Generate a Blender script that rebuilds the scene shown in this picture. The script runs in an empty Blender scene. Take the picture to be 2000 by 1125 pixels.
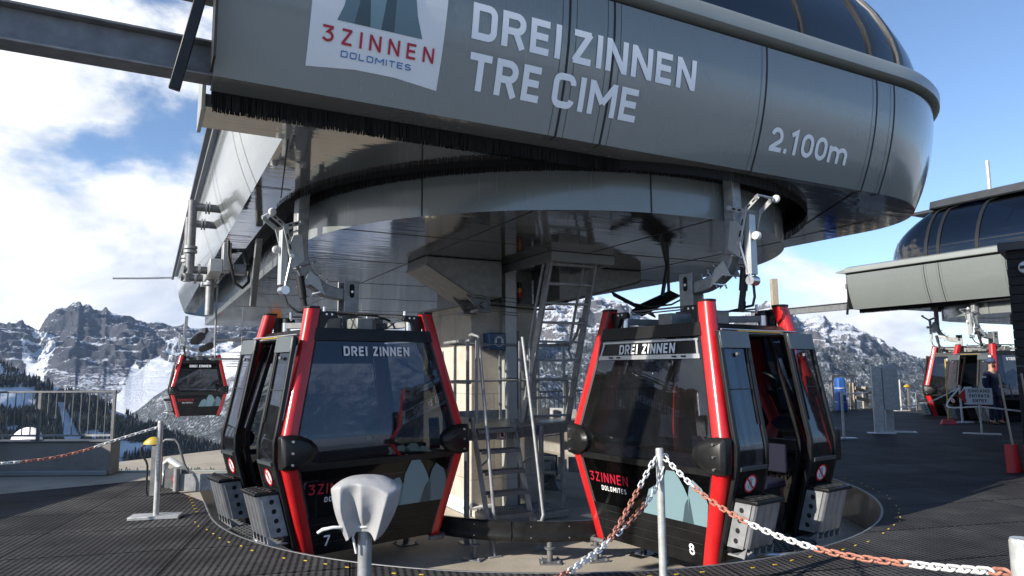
import bpy, bmesh, math, random
from math import sin, cos, pi, radians, atan2, sqrt
from mathutils import Vector as Vec, Matrix, noise, geometry
random.seed(7)
SC = bpy.context.scene
COL = SC.collection
R = radians
# ------------------------------------------------------------------ camera
FPX, PITCH, ROLL, EYE = 1333.0, R(6.76), R(0.37), 1.62
def ray(px, py):
    xr, yr = (px-1000)/FPX, (562.5-py)/FPX
    x = xr*cos(ROLL)+yr*sin(ROLL); y = -xr*sin(ROLL)+yr*cos(ROLL)
    return Vec((x, cos(PITCH)-y*sin(PITCH), sin(PITCH)+y*cos(PITCH)))
def atz(px, py, z=0.0):
    d = ray(px, py); return Vec((0, 0, EYE))+d*((z-EYE)/d.z)
def aty(px, py, Y):
    d = ray(px, py); return Vec((0, 0, EYE))+d*(Y/d.y)
cam_d = bpy.data.cameras.new('camera'); cam = bpy.data.objects.new('camera', cam_d); COL.objects.link(cam)
cam_d.sensor_width = 36; cam_d.lens = 36*FPX/2000; cam_d.clip_end = 30000; cam_d.clip_start = .05
yc = Vec((0, -sin(PITCH), cos(PITCH))); xc = Vec((1, 0, 0))
right = xc*cos(ROLL)-yc*sin(ROLL); up = xc*sin(ROLL)+yc*cos(ROLL); back = right.cross(up)
cam.matrix_world = Matrix(((right.x, up.x, back.x, 0), (right.y, up.y, back.y, 0), (right.z, up.z, back.z, EYE), (0, 0, 0, 1)))
SC.camera = cam
# ------------------------------------------------------------------ materials
M = {}
def new_mat(name):
    m = bpy.data.materials.new(name); m.use_nodes = True; M[name] = m
    nt = m.node_tree; return m, nt, nt.nodes['Principled BSDF']
def N(nt, t, **kw):
    n = nt.nodes.new(t)
    for k, v in kw.items():
        if k in n.inputs.keys(): n.inputs[k].default_value = v
        else: setattr(n, k, v)
    return n
def ramp(nt, stops, fac=None, interp='LINEAR'):
    n = nt.nodes.new('ShaderNodeValToRGB'); cr = n.color_ramp; cr.interpolation = interp
    while len(cr.elements) < len(stops): cr.elements.new(.5)
    for e, (p, c) in zip(cr.elements, stops):
        e.position = p; e.color = (c[0], c[1], c[2], 1) if len(c) == 3 else c
    if fac is not None: nt.links.new(fac, n.inputs['Fac'])
    return n
def mat(name, col, rough=.5, metal=0.0, var=.12, scale=6.0, bump=0.0, bscale=60, coat=0.0, coat_r=.1, spec=.5, rvar=.12):
    """principled with a little colour and gloss variation"""
    m, nt, b = new_mat(name); L = nt.links.new
    tc = N(nt, 'ShaderNodeTexCoord')
    n1 = N(nt, 'ShaderNodeTexNoise', Scale=scale, Detail=6.0, Roughness=.62); L(tc.outputs['Object'], n1.inputs['Vector'])
    c = Vec(col)
    r1 = ramp(nt, [(.3, c*(1-var)), (.7, [min(1, x*(1+var)) for x in c])], n1.outputs['Fac'])
    L(r1.outputs['Color'], b.inputs['Base Color'])
    mr = N(nt, 'ShaderNodeMapRange'); mr.inputs['To Min'].default_value = max(.02, rough-rvar*rough); mr.inputs['To Max'].default_value = min(1, rough+rvar*rough*1.5)
    L(n1.outputs['Fac'], mr.inputs['Value']); L(mr.outputs['Result'], b.inputs['Roughness'])
    b.inputs['Metallic'].default_value = metal; b.inputs['Specular IOR Level'].default_value = spec
    b.inputs['Coat Weight'].default_value = coat; b.inputs['Coat Roughness'].default_value = coat_r
    if bump:
        n2 = N(nt, 'ShaderNodeTexNoise', Scale=bscale, Detail=4.0); L(tc.outputs['Object'], n2.inputs['Vector'])
        bp = N(nt, 'ShaderNodeBump', Strength=bump, Distance=.01); L(n2.outputs['Fac'], bp.inputs['Height']); L(bp.outputs['Normal'], b.inputs['Normal'])
    return m
def glass_mat(name, tint, gloss_r=.02, refl=1.0, dirt=0.0, ior=1.9):
    m, nt, b = new_mat(name); L = nt.links.new
    nt.nodes.remove(b); out = nt.nodes['Material Output']
    tr = N(nt, 'ShaderNodeBsdfTransparent'); tr.inputs['Color'].default_value = (*tint, 1)
    gl = N(nt, 'ShaderNodeBsdfGlossy', Roughness=gloss_r); gl.inputs['Color'].default_value = (*refl, 1) if isinstance(refl, tuple) else (refl, refl, refl, 1)
    fr = N(nt, 'ShaderNodeFresnel', IOR=ior)
    mx = N(nt, 'ShaderNodeMixShader'); L(fr.outputs['Fac'], mx.inputs['Fac']); L(tr.outputs['BSDF'], mx.inputs[1]); L(gl.outputs['BSDF'], mx.inputs[2])
    last = mx
    if dirt:
        df = N(nt, 'ShaderNodeBsdfDiffuse'); df.inputs['Color'].default_value = (.5, .5, .5, 1)
        tc = N(nt, 'ShaderNodeTexCoord'); nz = N(nt, 'ShaderNodeTexNoise', Scale=3.0, Detail=9.0, Roughness=.7); L(tc.outputs['Object'], nz.inputs['Vector'])
        mr = N(nt, 'ShaderNodeMapRange'); mr.inputs['From Min'].default_value = .3; mr.inputs['From Max'].default_value = .8; mr.inputs['To Min'].default_value = dirt*.25; mr.inputs['To Max'].default_value = dirt
        L(nz.outputs['Fac'], mr.inputs['Value'])
        m2 = N(nt, 'ShaderNodeMixShader'); L(mr.outputs['Result'], m2.inputs['Fac']); L(mx.outputs['Shader'], m2.inputs[1]); L(df.outputs['BSDF'], m2.inputs[2]); last = m2
    L(last.outputs['Shader'], out.inputs['Surface'])
    return m
# ------------------------------------------------------------------ mesh builder
class MB:
    def __init__(s): s.v = []; s.f = []; s.m = []
    def add(s, vs, fs, mi=0):
        o = len(s.v); s.v += [Vec(p) for p in vs]
        for f in fs: s.f.append([i+o for i in f]); s.m.append(mi)
        return s
    def hexa(s, p, mi=0):       # 8 points: bottom 4 (ccw), top 4
        return s.add(p, [(3, 2, 1, 0), (4, 5, 6, 7), (0, 1, 5, 4), (1, 2, 6, 5), (2, 3, 7, 6), (3, 0, 4, 7)], mi)
    def box(s, c, size, ax=None, mi=0):
        c = Vec(c); hx, hy, hz = size[0]/2, size[1]/2, size[2]/2
        ex, ey, ez = ax if ax else (Vec((1, 0, 0)), Vec((0, 1, 0)), Vec((0, 0, 1)))
        q = [(-1, -1), (1, -1), (1, 1), (-1, 1)]
        return s.hexa([c+ex*hx*a+ey*hy*b+ez*hz*k for k in (-1, 1) for a, b in q], mi)
    def b2(s, lo, hi, mi=0):
        return s.box([(a+b)/2 for a, b in zip(lo, hi)], [b-a for a, b in zip(lo, hi)], None, mi)
    def bar(s, p, q, w, h, upv=(0, 0, 1), mi=0):
        p, q = Vec(p), Vec(q); d = (q-p); L = d.length; d.normalize()
        ex = d.cross(Vec(upv)); 
        if ex.length < 1e-4: ex = d.cross(Vec((1, 0, 0)))
        ex.normalize(); ez = ex.cross(d)
        return s.box((p+q)/2, (w, L, h), (ex, d, ez), mi)
    def tube(s, pts, r, n=10, mi=0, caps=True, closed=False):
        pts = [Vec(p) for p in pts]; rs = r if isinstance(r, (list, tuple)) else [r]*len(pts)
        k = len(pts); t0 = (pts[1]-pts[0]).normalized()
        a = t0.cross(Vec((0, 0, 1)));  a = a if a.length > 1e-3 else t0.cross(Vec((1, 0, 0)))
        a.normalize(); vs = []
        for i in range(k):
            if closed: t = (pts[(i+1) % k]-pts[i-1])
            else: t = pts[min(i+1, k-1)]-pts[max(i-1, 0)]
            t.normalize(); a = (a-t*a.dot(t)); a.normalize(); b = t.cross(a)
            vs += [pts[i]+(a*cos(2*pi*j/n)+b*sin(2*pi*j/n))*rs[i] for j in range(n)]
        fs = []
        for i in range(k if closed else k-1):
            for j in range(n):
                i2 = (i+1) % k
                fs.append((i*n+j, i*n+(j+1) % n, i2*n+(j+1) % n, i2*n+j))
        if caps and not closed: fs += [tuple(range(n))[::-1], tuple((k-1)*n+j for j in range(n))]
        return s.add(vs, fs, mi)
    def cyl(s, p, q, r, r2=None, n=16, mi=0):
        return s.tube([p, q], [r, r if r2 is None else r2], n, mi)
    def prism(s, poly, o, ex, ey, depth, mi=0):   # polygon in the (ex, ey) plane at o, extruded along ex x ey
        o, ex, ey = Vec(o), Vec(ex), Vec(ey); nz = ex.cross(ey).normalized(); k = len(poly)
        vs = [o+ex*a+ey*b for a, b in poly]+[o+ex*a+ey*b+nz*depth for a, b in poly]
        fs = [tuple(range(k))[::-1], tuple(range(k, 2*k))]+[(i, (i+1) % k, k+(i+1) % k, k+i) for i in range(k)]
        return s.add(vs, fs, mi)
    def grid(s, rows, mi=0, closed=False):
        k = len(rows[0]); vs = [p for r in rows for p in r]; fs = []
        for i in range(len(rows)-1):
            for j in range(k if closed else k-1):
                fs.append((i*k+j, i*k+(j+1) % k, (i+1)*k+(j+1) % k, (i+1)*k+j))
        return s.add(vs, fs, mi)
    def lathe(s, prof, o=(0, 0, 0), n=24, mi=0, ax=None):
        o = Vec(o); ex, ey, ez = ax if ax else (Vec((1, 0, 0)), Vec((0, 1, 0)), Vec((0, 0, 1)))
        rows = [[o+(ex*cos(2*pi*j/n)+ey*sin(2*pi*j/n))*r+ez*z for j in range(n)] for r, z in prof]
        s.grid(rows, mi, True)
        s.add(rows[0], [tuple(range(n))[::-1]], mi); s.add(rows[-1], [tuple(range(n))], mi); return s
    def slab(s, rows, t, mi=0):   # thick sheet from a grid of (point, normal)
        a = [[p+n*(t/2) for p, n in r] for r in rows]; b = [[p-n*(t/2) for p, n in r] for r in rows]
        s.grid(a, mi); s.grid([r[::-1] for r in b], mi)
        edge = lambda x: [x[0], ]
        ring_a = a[0]+[r[-1] for r in a[1:-1]]+a[-1][::-1]+[r[0] for r in a[1:-1]][::-1]
        ring_b = b[0]+[r[-1] for r in b[1:-1]]+b[-1][::-1]+[r[0] for r in b[1:-1]][::-1]
        return s.grid([ring_a, ring_b], mi, True)
    def build(s, name, mats, parent=None, smooth=35, bevel=0.0, recalc=True, seg=2):
        me = bpy.data.meshes.new(name); me.from_pydata([tuple(v) for v in s.v], [], s.f)
        mats = mats if isinstance(mats, (list, tuple)) else [mats]
        for m in mats: me.materials.append(M[m] if isinstance(m, str) else m)
        if len(mats) > 1: me.polygons.foreach_set('material_index', s.m)
        if recalc:
            bm = bmesh.new(); bm.from_mesh(me); bmesh.ops.remove_doubles(bm, verts=bm.verts, dist=1e-5)
            bmesh.ops.recalc_face_normals(bm, faces=bm.faces); bm.to_mesh(me); bm.free()
        if smooth:
            me.shade_smooth(); me.set_sharp_from_angle(angle=R(smooth))
        o = bpy.data.objects.new(name, me); COL.objects.link(o)
        if parent: o.parent = parent
        if bevel:
            bv = o.modifiers.new('bevel', 'BEVEL'); bv.width = bevel; bv.segments = seg; bv.limit_method = 'ANGLE'; bv.angle_limit = R(40)
        return o
def tag(o, label=None, cat=None, group=None, kind=None):
    if label: o['label'] = label
    if cat: o['category'] = cat
    if group: o['group'] = group
    if kind: o['kind'] = kind
    return o
def thing(name, label, cat, loc=(0, 0, 0), rz=0.0, group=None):
    o = bpy.data.objects.new(name, None); COL.objects.link(o); o.location = loc; o.rotation_euler.z = rz
    o.empty_display_size = .2
    return tag(o, label, cat, group)
def copy_tree(o, parent=None, skip=()):
    c = o.copy(); COL.objects.link(c); c.parent = parent
    for ch in list(o.children):
        if ch.name.split('.')[0] not in skip: copy_tree(ch, c, skip)
    return c
def arc(c, r, a0, a1, n, ex=(1, 0, 0), ey=(0, 1, 0)):
    c, ex, ey = Vec(c), Vec(ex), Vec(ey)
    return [c+ex*r*cos(a0+(a1-a0)*i/n)+ey*r*sin(a0+(a1-a0)*i/n) for i in range(n+1)]
def sheet(name, outer, holes, z, m, parent=None):
    """flat sheet with holes (outline points in plan)"""
    loops = [[Vec((p[0], p[1], 0)) for p in l] for l in [outer]+list(holes)]
    tris = geometry.tessellate_polygon(loops); pts = [p for l in loops for p in l]
    mb = MB().add([(p.x, p.y, z) for p in pts], [t for t in tris])
    return mb.build(name, m, parent, smooth=0)
# ------------------------------------------------------------------ stroke lettering
def _arc(cx, cy, rx, ry, a0, a1, n=10): return [(cx+rx*cos(R(a0+(a1-a0)*i/n)), cy+ry*sin(R(a0+(a1-a0)*i/n))) for i in range(n+1)]
# glyphs in a box 1 high; (advance width, strokes); strokes' centre lines keep half a stroke h inside the box
def glyph(ch, h, w=.5):
    x0, x1, y0, y1 = h, w-h, h, 1-h; xm = w/2; r = min(.19, (x1-x0)/2)
    E_ = [[(x0, 0), (x0, 1)]]
    if ch == 'D': return w, [[(x0, y0), (x0, y1), (x1-r, y1)]+_arc(x1-r, y1-r, r, r, 90, 0)+_arc(x1-r, y0+r, r, r, 0, -90)+[(x0, y0)]]
    if ch == 'R': ym = .46; q = (y1-ym)/2; return w, [[(x0, 0), (x0, y1), (x1-q, y1)]+_arc(x1-q, ym+q, q, q, 90, -90)+[(x0, ym)], [(x1-q-.02, ym), (x1+.01, 0)]]
    if ch == 'P': ym = .44; q = (y1-ym)/2; return w, [[(x0, 0), (x0, y1), (x1-q, y1)]+_arc(x1-q, ym+q, q, q, 90, -90)+[(x0, ym)]]
    if ch == 'E': return w*.9, [[(x1*.95, y1), (x0, y1), (x0, y0), (x1*.95, y0)], [(x0, .51), (x1*.88, .51)]]
    if ch == 'F': return w*.88, [[(x1*.95, y1), (x0, y1), (x0, 0)], [(x0, .5), (x1*.86, .5)]]
    if ch == 'I': return 2*h, [[(h, 0), (h, 1)]]
    if ch == 'Z': return w*.95, [[(x0*.6, y1), (x1*.97, y1)], [(x1*.97-h*.25, 1-h*.6), (x0*.8+h*.2, h*.6)], [(x0*.6, y0), (x1*1.02, y0)]]
    if ch == 'N': return w*1.05, [[(x0, 0), (x0, 1)], [(x0+h*.12, 1-h*.55), (x1*1.05-h*.12, h*.55)], [(x1*1.05, 0), (x1*1.05, 1)]]
    if ch == 'M': return w*1.3, [[(x0, 0), (x0, 1)], [(x0+h*.1, 1-h*.6), (w*.65, .30+h*.6)], [(w*.65, .30+h*.6), (w*1.3-h*1.1, 1-h*.6)], [(w*1.3-h, 0), (w*1.3-h, 1)]]
    if ch == 'T': return w*.95, [[(0, y1), (w*.95, y1)], [(w*.475, y1), (w*.475, 0)]]
    if ch == 'L': return w*.85, [[(x0, 1), (x0, y0), (w*.85, y0)]]
    if ch == 'C': return w, [[(x1, 1-h-r*1.1)]+_arc(x1-r, y1-r, r, r, 10, 90)+_arc(x0+r, y1-r, r, r, 90, 180)+_arc(x0+r, y0+r, r, r, 180, 270)+_arc(x1-r, y0+r, r, r, -90, -10)]
    if ch == 'G': return w, [[(x1, 1-h-r*1.1)]+_arc(x1-r, y1-r, r, r, 10, 90)+_arc(x0+r, y1-r, r, r, 90, 180)+_arc(x0+r, y0+r, r, r, 180, 270)+_arc(x1-r, y0+r, r, r, -90, 0)+[(x1, .48), (xm, .48)]]
    if ch == 'O' or ch == '0':
        q = r if ch == 'O' else (x1-x0)/2
        l = _arc(x1-q, y1-q, q, q, 0, 90)+_arc(x0+q, y1-q, q, q, 90, 180)+_arc(x0+q, y0+q, q, q, 180, 270)+_arc(x1-q, y0+q, q, q, 270, 360)
        return w, [l+[l[0]]]
    if ch == 'S': q = (y1-y0)/4; rx = (x1-x0)/2; return w, [_arc(xm, y1-q, rx, q, 20, 270, 14)+_arc(xm, y0+q, rx, q, 90, -160, 14)]
    if ch == 'A': return w*1.05, [[(h*.8, 0), (w*.525, 1-h*.4), (w*1.05-h*.8, 0)], [(w*.2, .28), (w*.85, .28)]]
    if ch == 'Y': return w, [[(h*.8, 1), (xm, .45), (w-h*.8, 1)], [(xm, .45), (xm, 0)]]
    if ch == '2': q = (x1-x0)/2; return w, [_arc(xm, y1-q, q, q, 165, -25, 12)+[(x0+.01, h*1.3)], [(x0*.3, y0), (x1+h, y0)]]
    if ch == '1': return w*.72, [[(w*.02, .8), (w*.42, 1-h*.4), (w*.42, 0)]]
    if ch == '3': q = (y1-y0)/4; rx = (x1-x0)/2; return w, [[(x0*.6, y1), (x1+h*.5, y1)], [(x1, 1-h*1.2), (xm, .6)]+_arc(xm, .6-(.6-y0)/2, rx, (.6-y0)/2, 80, -155, 14)]
    if ch == '7': return w*.95, [[(0, y1), (x1+h*.6, y1)], [(x1, 1-h), (w*.35, 0)]]
    if ch == '8': q1, q2 = (y1-.53)/2, (.53-y0)/2; rx = (x1-x0)/2; a = _arc(xm, .53+q1, rx*.9, q1, -90, 270, 18); b = _arc(xm, y0+q2, rx, q2, 90, 450, 18); return w, [a+b]
    if ch == '6': q = (.6-y0)/2; rx = (x1-x0)/2; return w, [[(w*.72, 1)]+_arc(xm, y0+q, rx, q, 150, 510, 20)]
    if ch == '.': return 2*h+.02, [[(h+.01, 0), (h+.01, 2*h)]]
    if ch == 'm': t = .72; rr = w*.36; return w*1.5, [[(x0, 0), (x0, t)], [(x0, t-rr*1.1)]+_arc(x0+rr, t-h-rr*.8, rr, rr*.8, 180, 0)+[(x0+2*rr, 0)], [(x0+2*rr, t-rr*1.1)]+_arc(x0+3*rr, t-h-rr*.8, rr, rr*.8, 180, 0)+[(x0+4*rr, 0)]]
    return w*.45, []
def letter_mesh(mb, text, place, height, width, h=.085, gap=.11, gw=None, off=.003, mi=0, sub=.08):
    """place(s, t) -> (point, normal); s runs 0..width along the line, t 0..height"""
    if gw is None:            # letter width that fits the line without stretching the strokes
        lo, hi = .28, 1.3
        for _ in range(24):
            gw = (lo+hi)/2; t_ = sum(glyph(c, h, gw)[0]+gap for c in text)-gap
            if t_*height > width: hi = gw
            else: lo = gw
    items = []; x = 0
    for ch in text:
        adv, st = glyph(ch, h, gw); items.append((x, st)); x += adv+gap
    total = x-gap; kx = width/(total*height) if width else 1.0
    lay = 0
    for gx, st in items:
        for line in st:
            pts = []
            for i, p in enumerate(line):           # refine so that lettering follows curved faces
                if i:
                    q = line[i-1]; d = math.hypot(p[0]-q[0], p[1]-q[1]); k = max(1, int(d/sub))
                    pts += [(q[0]+(p[0]-q[0])*j/k, q[1]+(p[1]-q[1])*j/k) for j in range(1, k+1)] if d > 1e-6 else []
                else: pts.append(p)
            n = len(pts); Lft, Rgt = [], []
            closed = math.hypot(pts[0][0]-pts[-1][0], pts[0][1]-pts[-1][1]) < 1e-6
            for i in range(n):
                a = pts[i-1] if i else (pts[-2] if closed else None); b = pts[i+1] if i < n-1 else (pts[1] if closed else None); p = pts[i]
                d1 = Vec((p[0]-a[0], p[1]-a[1])).normalized() if a else None
                d2 = Vec((b[0]-p[0], b[1]-p[1])).normalized() if b else None
                d1 = d1 or d2; d2 = d2 or d1; n1 = Vec((-d1.y, d1.x)); n2 = Vec((-d2.y, d2.x)); nn = n1+n2
                nn = nn.normalized() if nn.length > .2 else n1
                k = min(2.6, 1/max(.3, nn.dot(n1)))
                Lft.append((p[0]+nn.x*h*k, p[1]+nn.y*h*k)); Rgt.append((p[0]-nn.x*h*k, p[1]-nn.y*h*k))
            o = off+.0003*(lay % 5); lay += 1
            rows = []
            for seq in (Lft, Rgt):
                row = []
                for (a, b) in seq:
                    P, nrm = place((gx+a)*height*kx, b*height); row.append(P+nrm*o)
                rows.append(row)
            mb.grid(rows, mi)
    return mb
# ------------------------------------------------------------------ material list
mat('panel_grey', (.21, .222, .215), .24, 0, .03, 2, coat=.7, coat_r=.07, spec=.6)
mat('panel_seam', (.012, .012, .012), .6)
mat('panel_seam_soft', (.05, .05, .05), .5)
mat('cornice_grey', (.25, .27, .255), .35, 0, .04, 3, coat=.3)
mat('brush_black', (.008, .008, .008), .9, 0, .3, 40)
mat('rubber_black', (.015, .015, .016), .55, 0, .3, 20, bump=.2)
mat('black_gloss', (.008, .0085, .009), .16, 0, .6, 4, rvar=.6, spec=.22)
mat('black_satin', (.011, .0115, .012), .36, 0, .5, 7, bump=.03, spec=.35)
mat('rib_black', (.018, .02, .022), .35, .2, .12, 4)
mat('anthracite', (.045, .05, .055), .35, .3, .12, 4)
mat('door_grey', (.11, .125, .13), .32, .4, .08, 4)
mat('galvanised', (.31, .32, .325), .5, .35, .28, 9, bump=.05)
mat('galvanised_dark', (.17, .175, .18), .5, .35, .25, 9, bump=.05)
mat('cast_grey', (.25, .26, .25), .5, .5, .2, 12, bump=.08)
mat('steel_bright', (.62, .63, .64), .28, .9, .1, 12)
mat('alu', (.58, .59, .6), .36, .85, .1, 8)
mat('zinc_white', (.46, .48, .475), .4, .35, .1, 8)
mat('red_paint', (.50, .012, .014), .32, 0, .13, 5, rvar=.5, coat=.5, coat_r=.12)
mat('white_paint', (.78, .78, .78), .45, 0, .03, 4)
mat('letter_white', (.88, .89, .90), .4, 0, .01, 4)
mat('letter_red', (.42, .012, .035), .4)
mat('letter_blue', (.01, .16, .42), .4)
mat('peak_light', (.18, .28, .31), .35, 0, .03, 2)
mat('peak_mid', (.12, .19, .22), .35, 0, .03, 2)
mat('peak_dark', (.05, .085, .10), .35, 0, .03, 2)
mat('sign_red', (.55, .01, .015), .4)
mat('sign_black', (.012, .012, .012), .5)
mat('sign_blue', (.012, .06, .16), .35, coat=.3)
mat('yellow_plastic', (.50, .34, .03), .45, 0, .12, 14)
mat('amber', (.75, .22, .01), .25)
mat('seat_fabric', (.085, .08, .13), .9, 0, .2, 60, bump=.4, bscale=300)
mat('cover_fabric', (.36, .36, .365), .5, 0, .12, 6, bump=.5, bscale=13)
mat('chain_white', (.74, .74, .72), .45, 0, .08, 30)
mat('chain_red', (.46, .20, .14), .55, 0, .15, 30)
mat('worn_post', (.50, .51, .50), .42, .3, .22, 16, bump=.1)
mat('dark_wood', (.012, .011, .011), .7, 0, .35, 7, bump=.4, bscale=25)
mat('pale_wood', (.34, .29, .22), .75, 0, .2, 5, bump=.2)
mat('blue_tarp', (.02, .09, .32), .55, 0, .15, 6, bump=.2, bscale=12)
mat('cloth_navy', (.008, .012, .035), .85, 0, .3, 14, bump=.3, bscale=30)
mat('knit_blue', (.035, .06, .12), .9, 0, .4, 70, bump=.4, bscale=160)
mat('skin', (.42, .24, .16), .5, 0, .08, 20)
mat('beard', (.05, .025, .015), .9, 0, .4, 90)
mat('boot_brown', (.09, .05, .025), .7, 0, .2, 20)
mat('red_plastic', (.40, .012, .015), .4, 0, .1, 10)
mat('green_net', (.01, .16, .10), .8, 0, .3, 30)
mat('snow_white', (.80, .82, .86), .75, 0, .05, 8, bump=.3, bscale=20)
mat('tread_plate', (.30, .31, .31), .38, .75, .25, 10)
mat('meadow', (.055, .085, .02), .95, 0, .4, .15)
mat('asphalt', (.085, .083, .085), .85, 0, .22, 3, bump=.35, bscale=180)
mat('line_yellow', (.55, .30, .03), .7, 0, .2, 20)
mat('poster', (.7, .7, .72), .5, 0, .3, 30)
glass_mat('dome_glass', (.03, .075, .26), .03, .9)
glass_mat('cabin_glass', (.22, .23, .245), .025, (.60, .68, .80), .022, 1.8)
glass_mat('cabin_glass_low', (.07, .07, .075), .05, .8, .008, 1.45)
# mirror-like soffit panels with slight oil-canning ripples
m, nt, b = new_mat('soffit'); L = nt.links.new
b.inputs['Base Color'].default_value = (.27, .265, .255, 1); b.inputs['Metallic'].default_value = .82; b.inputs['Roughness'].default_value = .07
tc = N(nt, 'ShaderNodeTexCoord'); mp = N(nt, 'ShaderNodeMapping'); mp.inputs['Scale'].default_value = (1.1, 7, 1); L(tc.outputs['Object'], mp.inputs['Vector'])
nz = N(nt, 'ShaderNodeTexNoise', Scale=1.1, Detail=2.0); L(mp.outputs['Vector'], nz.inputs['Vector'])
bp = N(nt, 'ShaderNodeBump', Strength=.05, Distance=.05); L(nz.outputs['Fac'], bp.inputs['Height']); L(bp.outputs['Normal'], b.inputs['Normal'])
# cladding: faint rain streaks, dull patches and dust on the grey panels
m = M['panel_grey']; nt = m.node_tree; L = nt.links.new; b = nt.nodes['Principled BSDF']
tc = N(nt, 'ShaderNodeTexCoord'); mp = N(nt, 'ShaderNodeMapping'); mp.inputs['Scale'].default_value = (9, 9, .5); L(tc.outputs['Object'], mp.inputs['Vector'])
n1 = N(nt, 'ShaderNodeTexNoise', Scale=1.6, Detail=8.0, Roughness=.7); L(mp.outputs[0], n1.inputs['Vector']); n2 = N(nt, 'ShaderNodeTexNoise', Scale=1.1, Detail=6.0); L(tc.outputs['Object'], n2.inputs['Vector'])
mm = N(nt, 'ShaderNodeMath', operation='MULTIPLY'); L(n1.outputs['Fac'], mm.inputs[0]); L(n2.outputs['Fac'], mm.inputs[1])
rp = ramp(nt, [(.10, (.178, .197, .190)), (.26, (.190, .209, .201)), (.45, (.198, .216, .208))], mm.outputs[0]); L(rp.outputs['Color'], b.inputs['Base Color'])
r2_ = ramp(nt, [(.15, (.28, .28, .28)), (.4, (.22, .22, .22))], mm.outputs[0]); L(r2_.outputs['Color'], b.inputs['Roughness'])
r3_ = ramp(nt, [(.15, (.10, .10, .10)), (.4, (.06, .06, .06))], mm.outputs[0]); L(r3_.outputs['Color'], b.inputs['Coat Roughness'])
# formwork concrete
def concrete(name, col, board=0.0, sc=1.0):
    m, nt, b = new_mat(name); L = nt.links.new
    tc = N(nt, 'ShaderNodeTexCoord')
    n1 = N(nt, 'ShaderNodeTexNoise', Scale=1.3*sc, Detail=9.0, Roughness=.65); L(tc.outputs['Object'], n1.inputs['Vector'])
    n2 = N(nt, 'ShaderNodeTexNoise', Scale=45*sc, Detail=5.0, Roughness=.7); L(tc.outputs['Object'], n2.inputs['Vector'])
    c = Vec(col)
    r1 = ramp(nt, [(.32, c*.72), (.5, c), (.72, c*1.14)], n1.outputs['Fac']); r2 = ramp(nt, [(.3, (.7, .7, .7)), (.5, (1, 1, 1)), (1, (1.08, 1.08, 1.08))], n2.outputs['Fac'])
    mx = N(nt, 'ShaderNodeMixRGB', blend_type='MULTIPLY'); mx.inputs['Fac'].default_value = .8; L(r1.outputs['Color'], mx.inputs['Color1']); L(r2.outputs['Color'], mx.inputs['Color2'])
    last = mx.outputs['Color']
    if board:
        br = N(nt, 'ShaderNodeTexBrick', Scale=1.0); br.inputs['Color1'].default_value = (1, 1, 1, 1); br.inputs['Color2'].default_value = (.9, .9, .9, 1); br.inputs['Mortar'].default_value = (.5, .5, .5, 1)
        br.inputs['Mortar Size'].default_value = .006; br.inputs['Brick Width'].default_value = .62; br.inputs['Row Height'].default_value = 1.25; br.offset = .37
        mp = N(nt, 'ShaderNodeMapping'); mp.inputs['Rotation'].default_value = (R(90), 0, R(0)); 
        sx = N(nt, 'ShaderNodeSeparateXYZ'); cx = N(nt, 'ShaderNodeCombineXYZ'); ad = N(nt, 'ShaderNodeMath', operation='ADD')
        L(tc.outputs['Object'], sx.inputs[0]); L(sx.outputs['X'], ad.inputs[0]); L(sx.outputs['Y'], ad.inputs[1]); L(ad.outputs[0], cx.inputs['X']); L(sx.outputs['Z'], cx.inputs['Y'])
        L(cx.outputs[0], br.inputs['Vector'])
        m2 = N(nt, 'ShaderNodeMixRGB', blend_type='MULTIPLY'); m2.inputs['Fac'].default_value = .8; L(last, m2.inputs['Color1']); L(br.outputs['Color'], m2.inputs['Color2']); last = m2.outputs['Color']
    L(last, b.inputs['Base Color']); b.inputs['Roughness'].default_value = .85
    bp = N(nt, 'ShaderNodeBump', Strength=.25, Distance=.01); L(n2.outputs['Fac'], bp.inputs['Height']); L(bp.outputs['Normal'], b.inputs['Normal'])
concrete('concrete_column', (.52, .48, .41), 1.0)
concrete('concrete_floor', (.43, .385, .315))
concrete('concrete_grey', (.37, .385, .39))
concrete('concrete_wall', (.26, .24, .215), 0, 1.5)
# perforated rubber matting: rows of holes, tiles with visible joints
m, nt, b = new_mat('rubber_mat'); L = nt.links.new
tc = N(nt, 'ShaderNodeTexCoord'); mp = N(nt, 'ShaderNodeMapping'); mp.inputs['Rotation'].default_value = (0, 0, R(-13)); L(tc.outputs['Object'], mp.inputs['Vector'])
sx = N(nt, 'ShaderNodeSeparateXYZ'); L(mp.outputs['Vector'], sx.inputs[0])
def mth(op, a, c=None, clamp=False):
    n = N(nt, 'ShaderNodeMath', operation=op); n.use_clamp = clamp
    for i, q in enumerate((a, c)):
        if q is None: continue
        if isinstance(q, (int, float)): n.inputs[i].default_value = q
        else: L(q, n.inputs[i])
    return n.outputs[0]
PX, PY = .058, .040
ix = mth('DIVIDE', sx.outputs['X'], PX); fx = mth('SUBTRACT', mth('FRACT', ix), .5)
half = mth('MULTIPLY', mth('FRACT', mth('MULTIPLY', mth('FLOOR', ix), .5)), 1.0)
iy = mth('ADD', mth('DIVIDE', sx.outputs['Y'], PY), half); fy = mth('SUBTRACT', mth('FRACT', iy), .5)
r2 = mth('ADD', mth('POWER', mth('MULTIPLY', fx, 1.25), 2), mth('POWER', mth('MULTIPLY', fy, .95), 2))
hole = mth('LESS_THAN', r2, .115)
tx = mth('ABSOLUTE', mth('SUBTRACT', mth('FRACT', mth('DIVIDE', sx.outputs['X'], 1.5)), .5)); ty = mth('ABSOLUTE', mth('SUBTRACT', mth('FRACT', mth('DIVIDE', sx.outputs['Y'], 1.0)), .5))
joint = mth('MAXIMUM', mth('GREATER_THAN', tx, .494), mth('GREATER_THAN', ty, .489))
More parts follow.
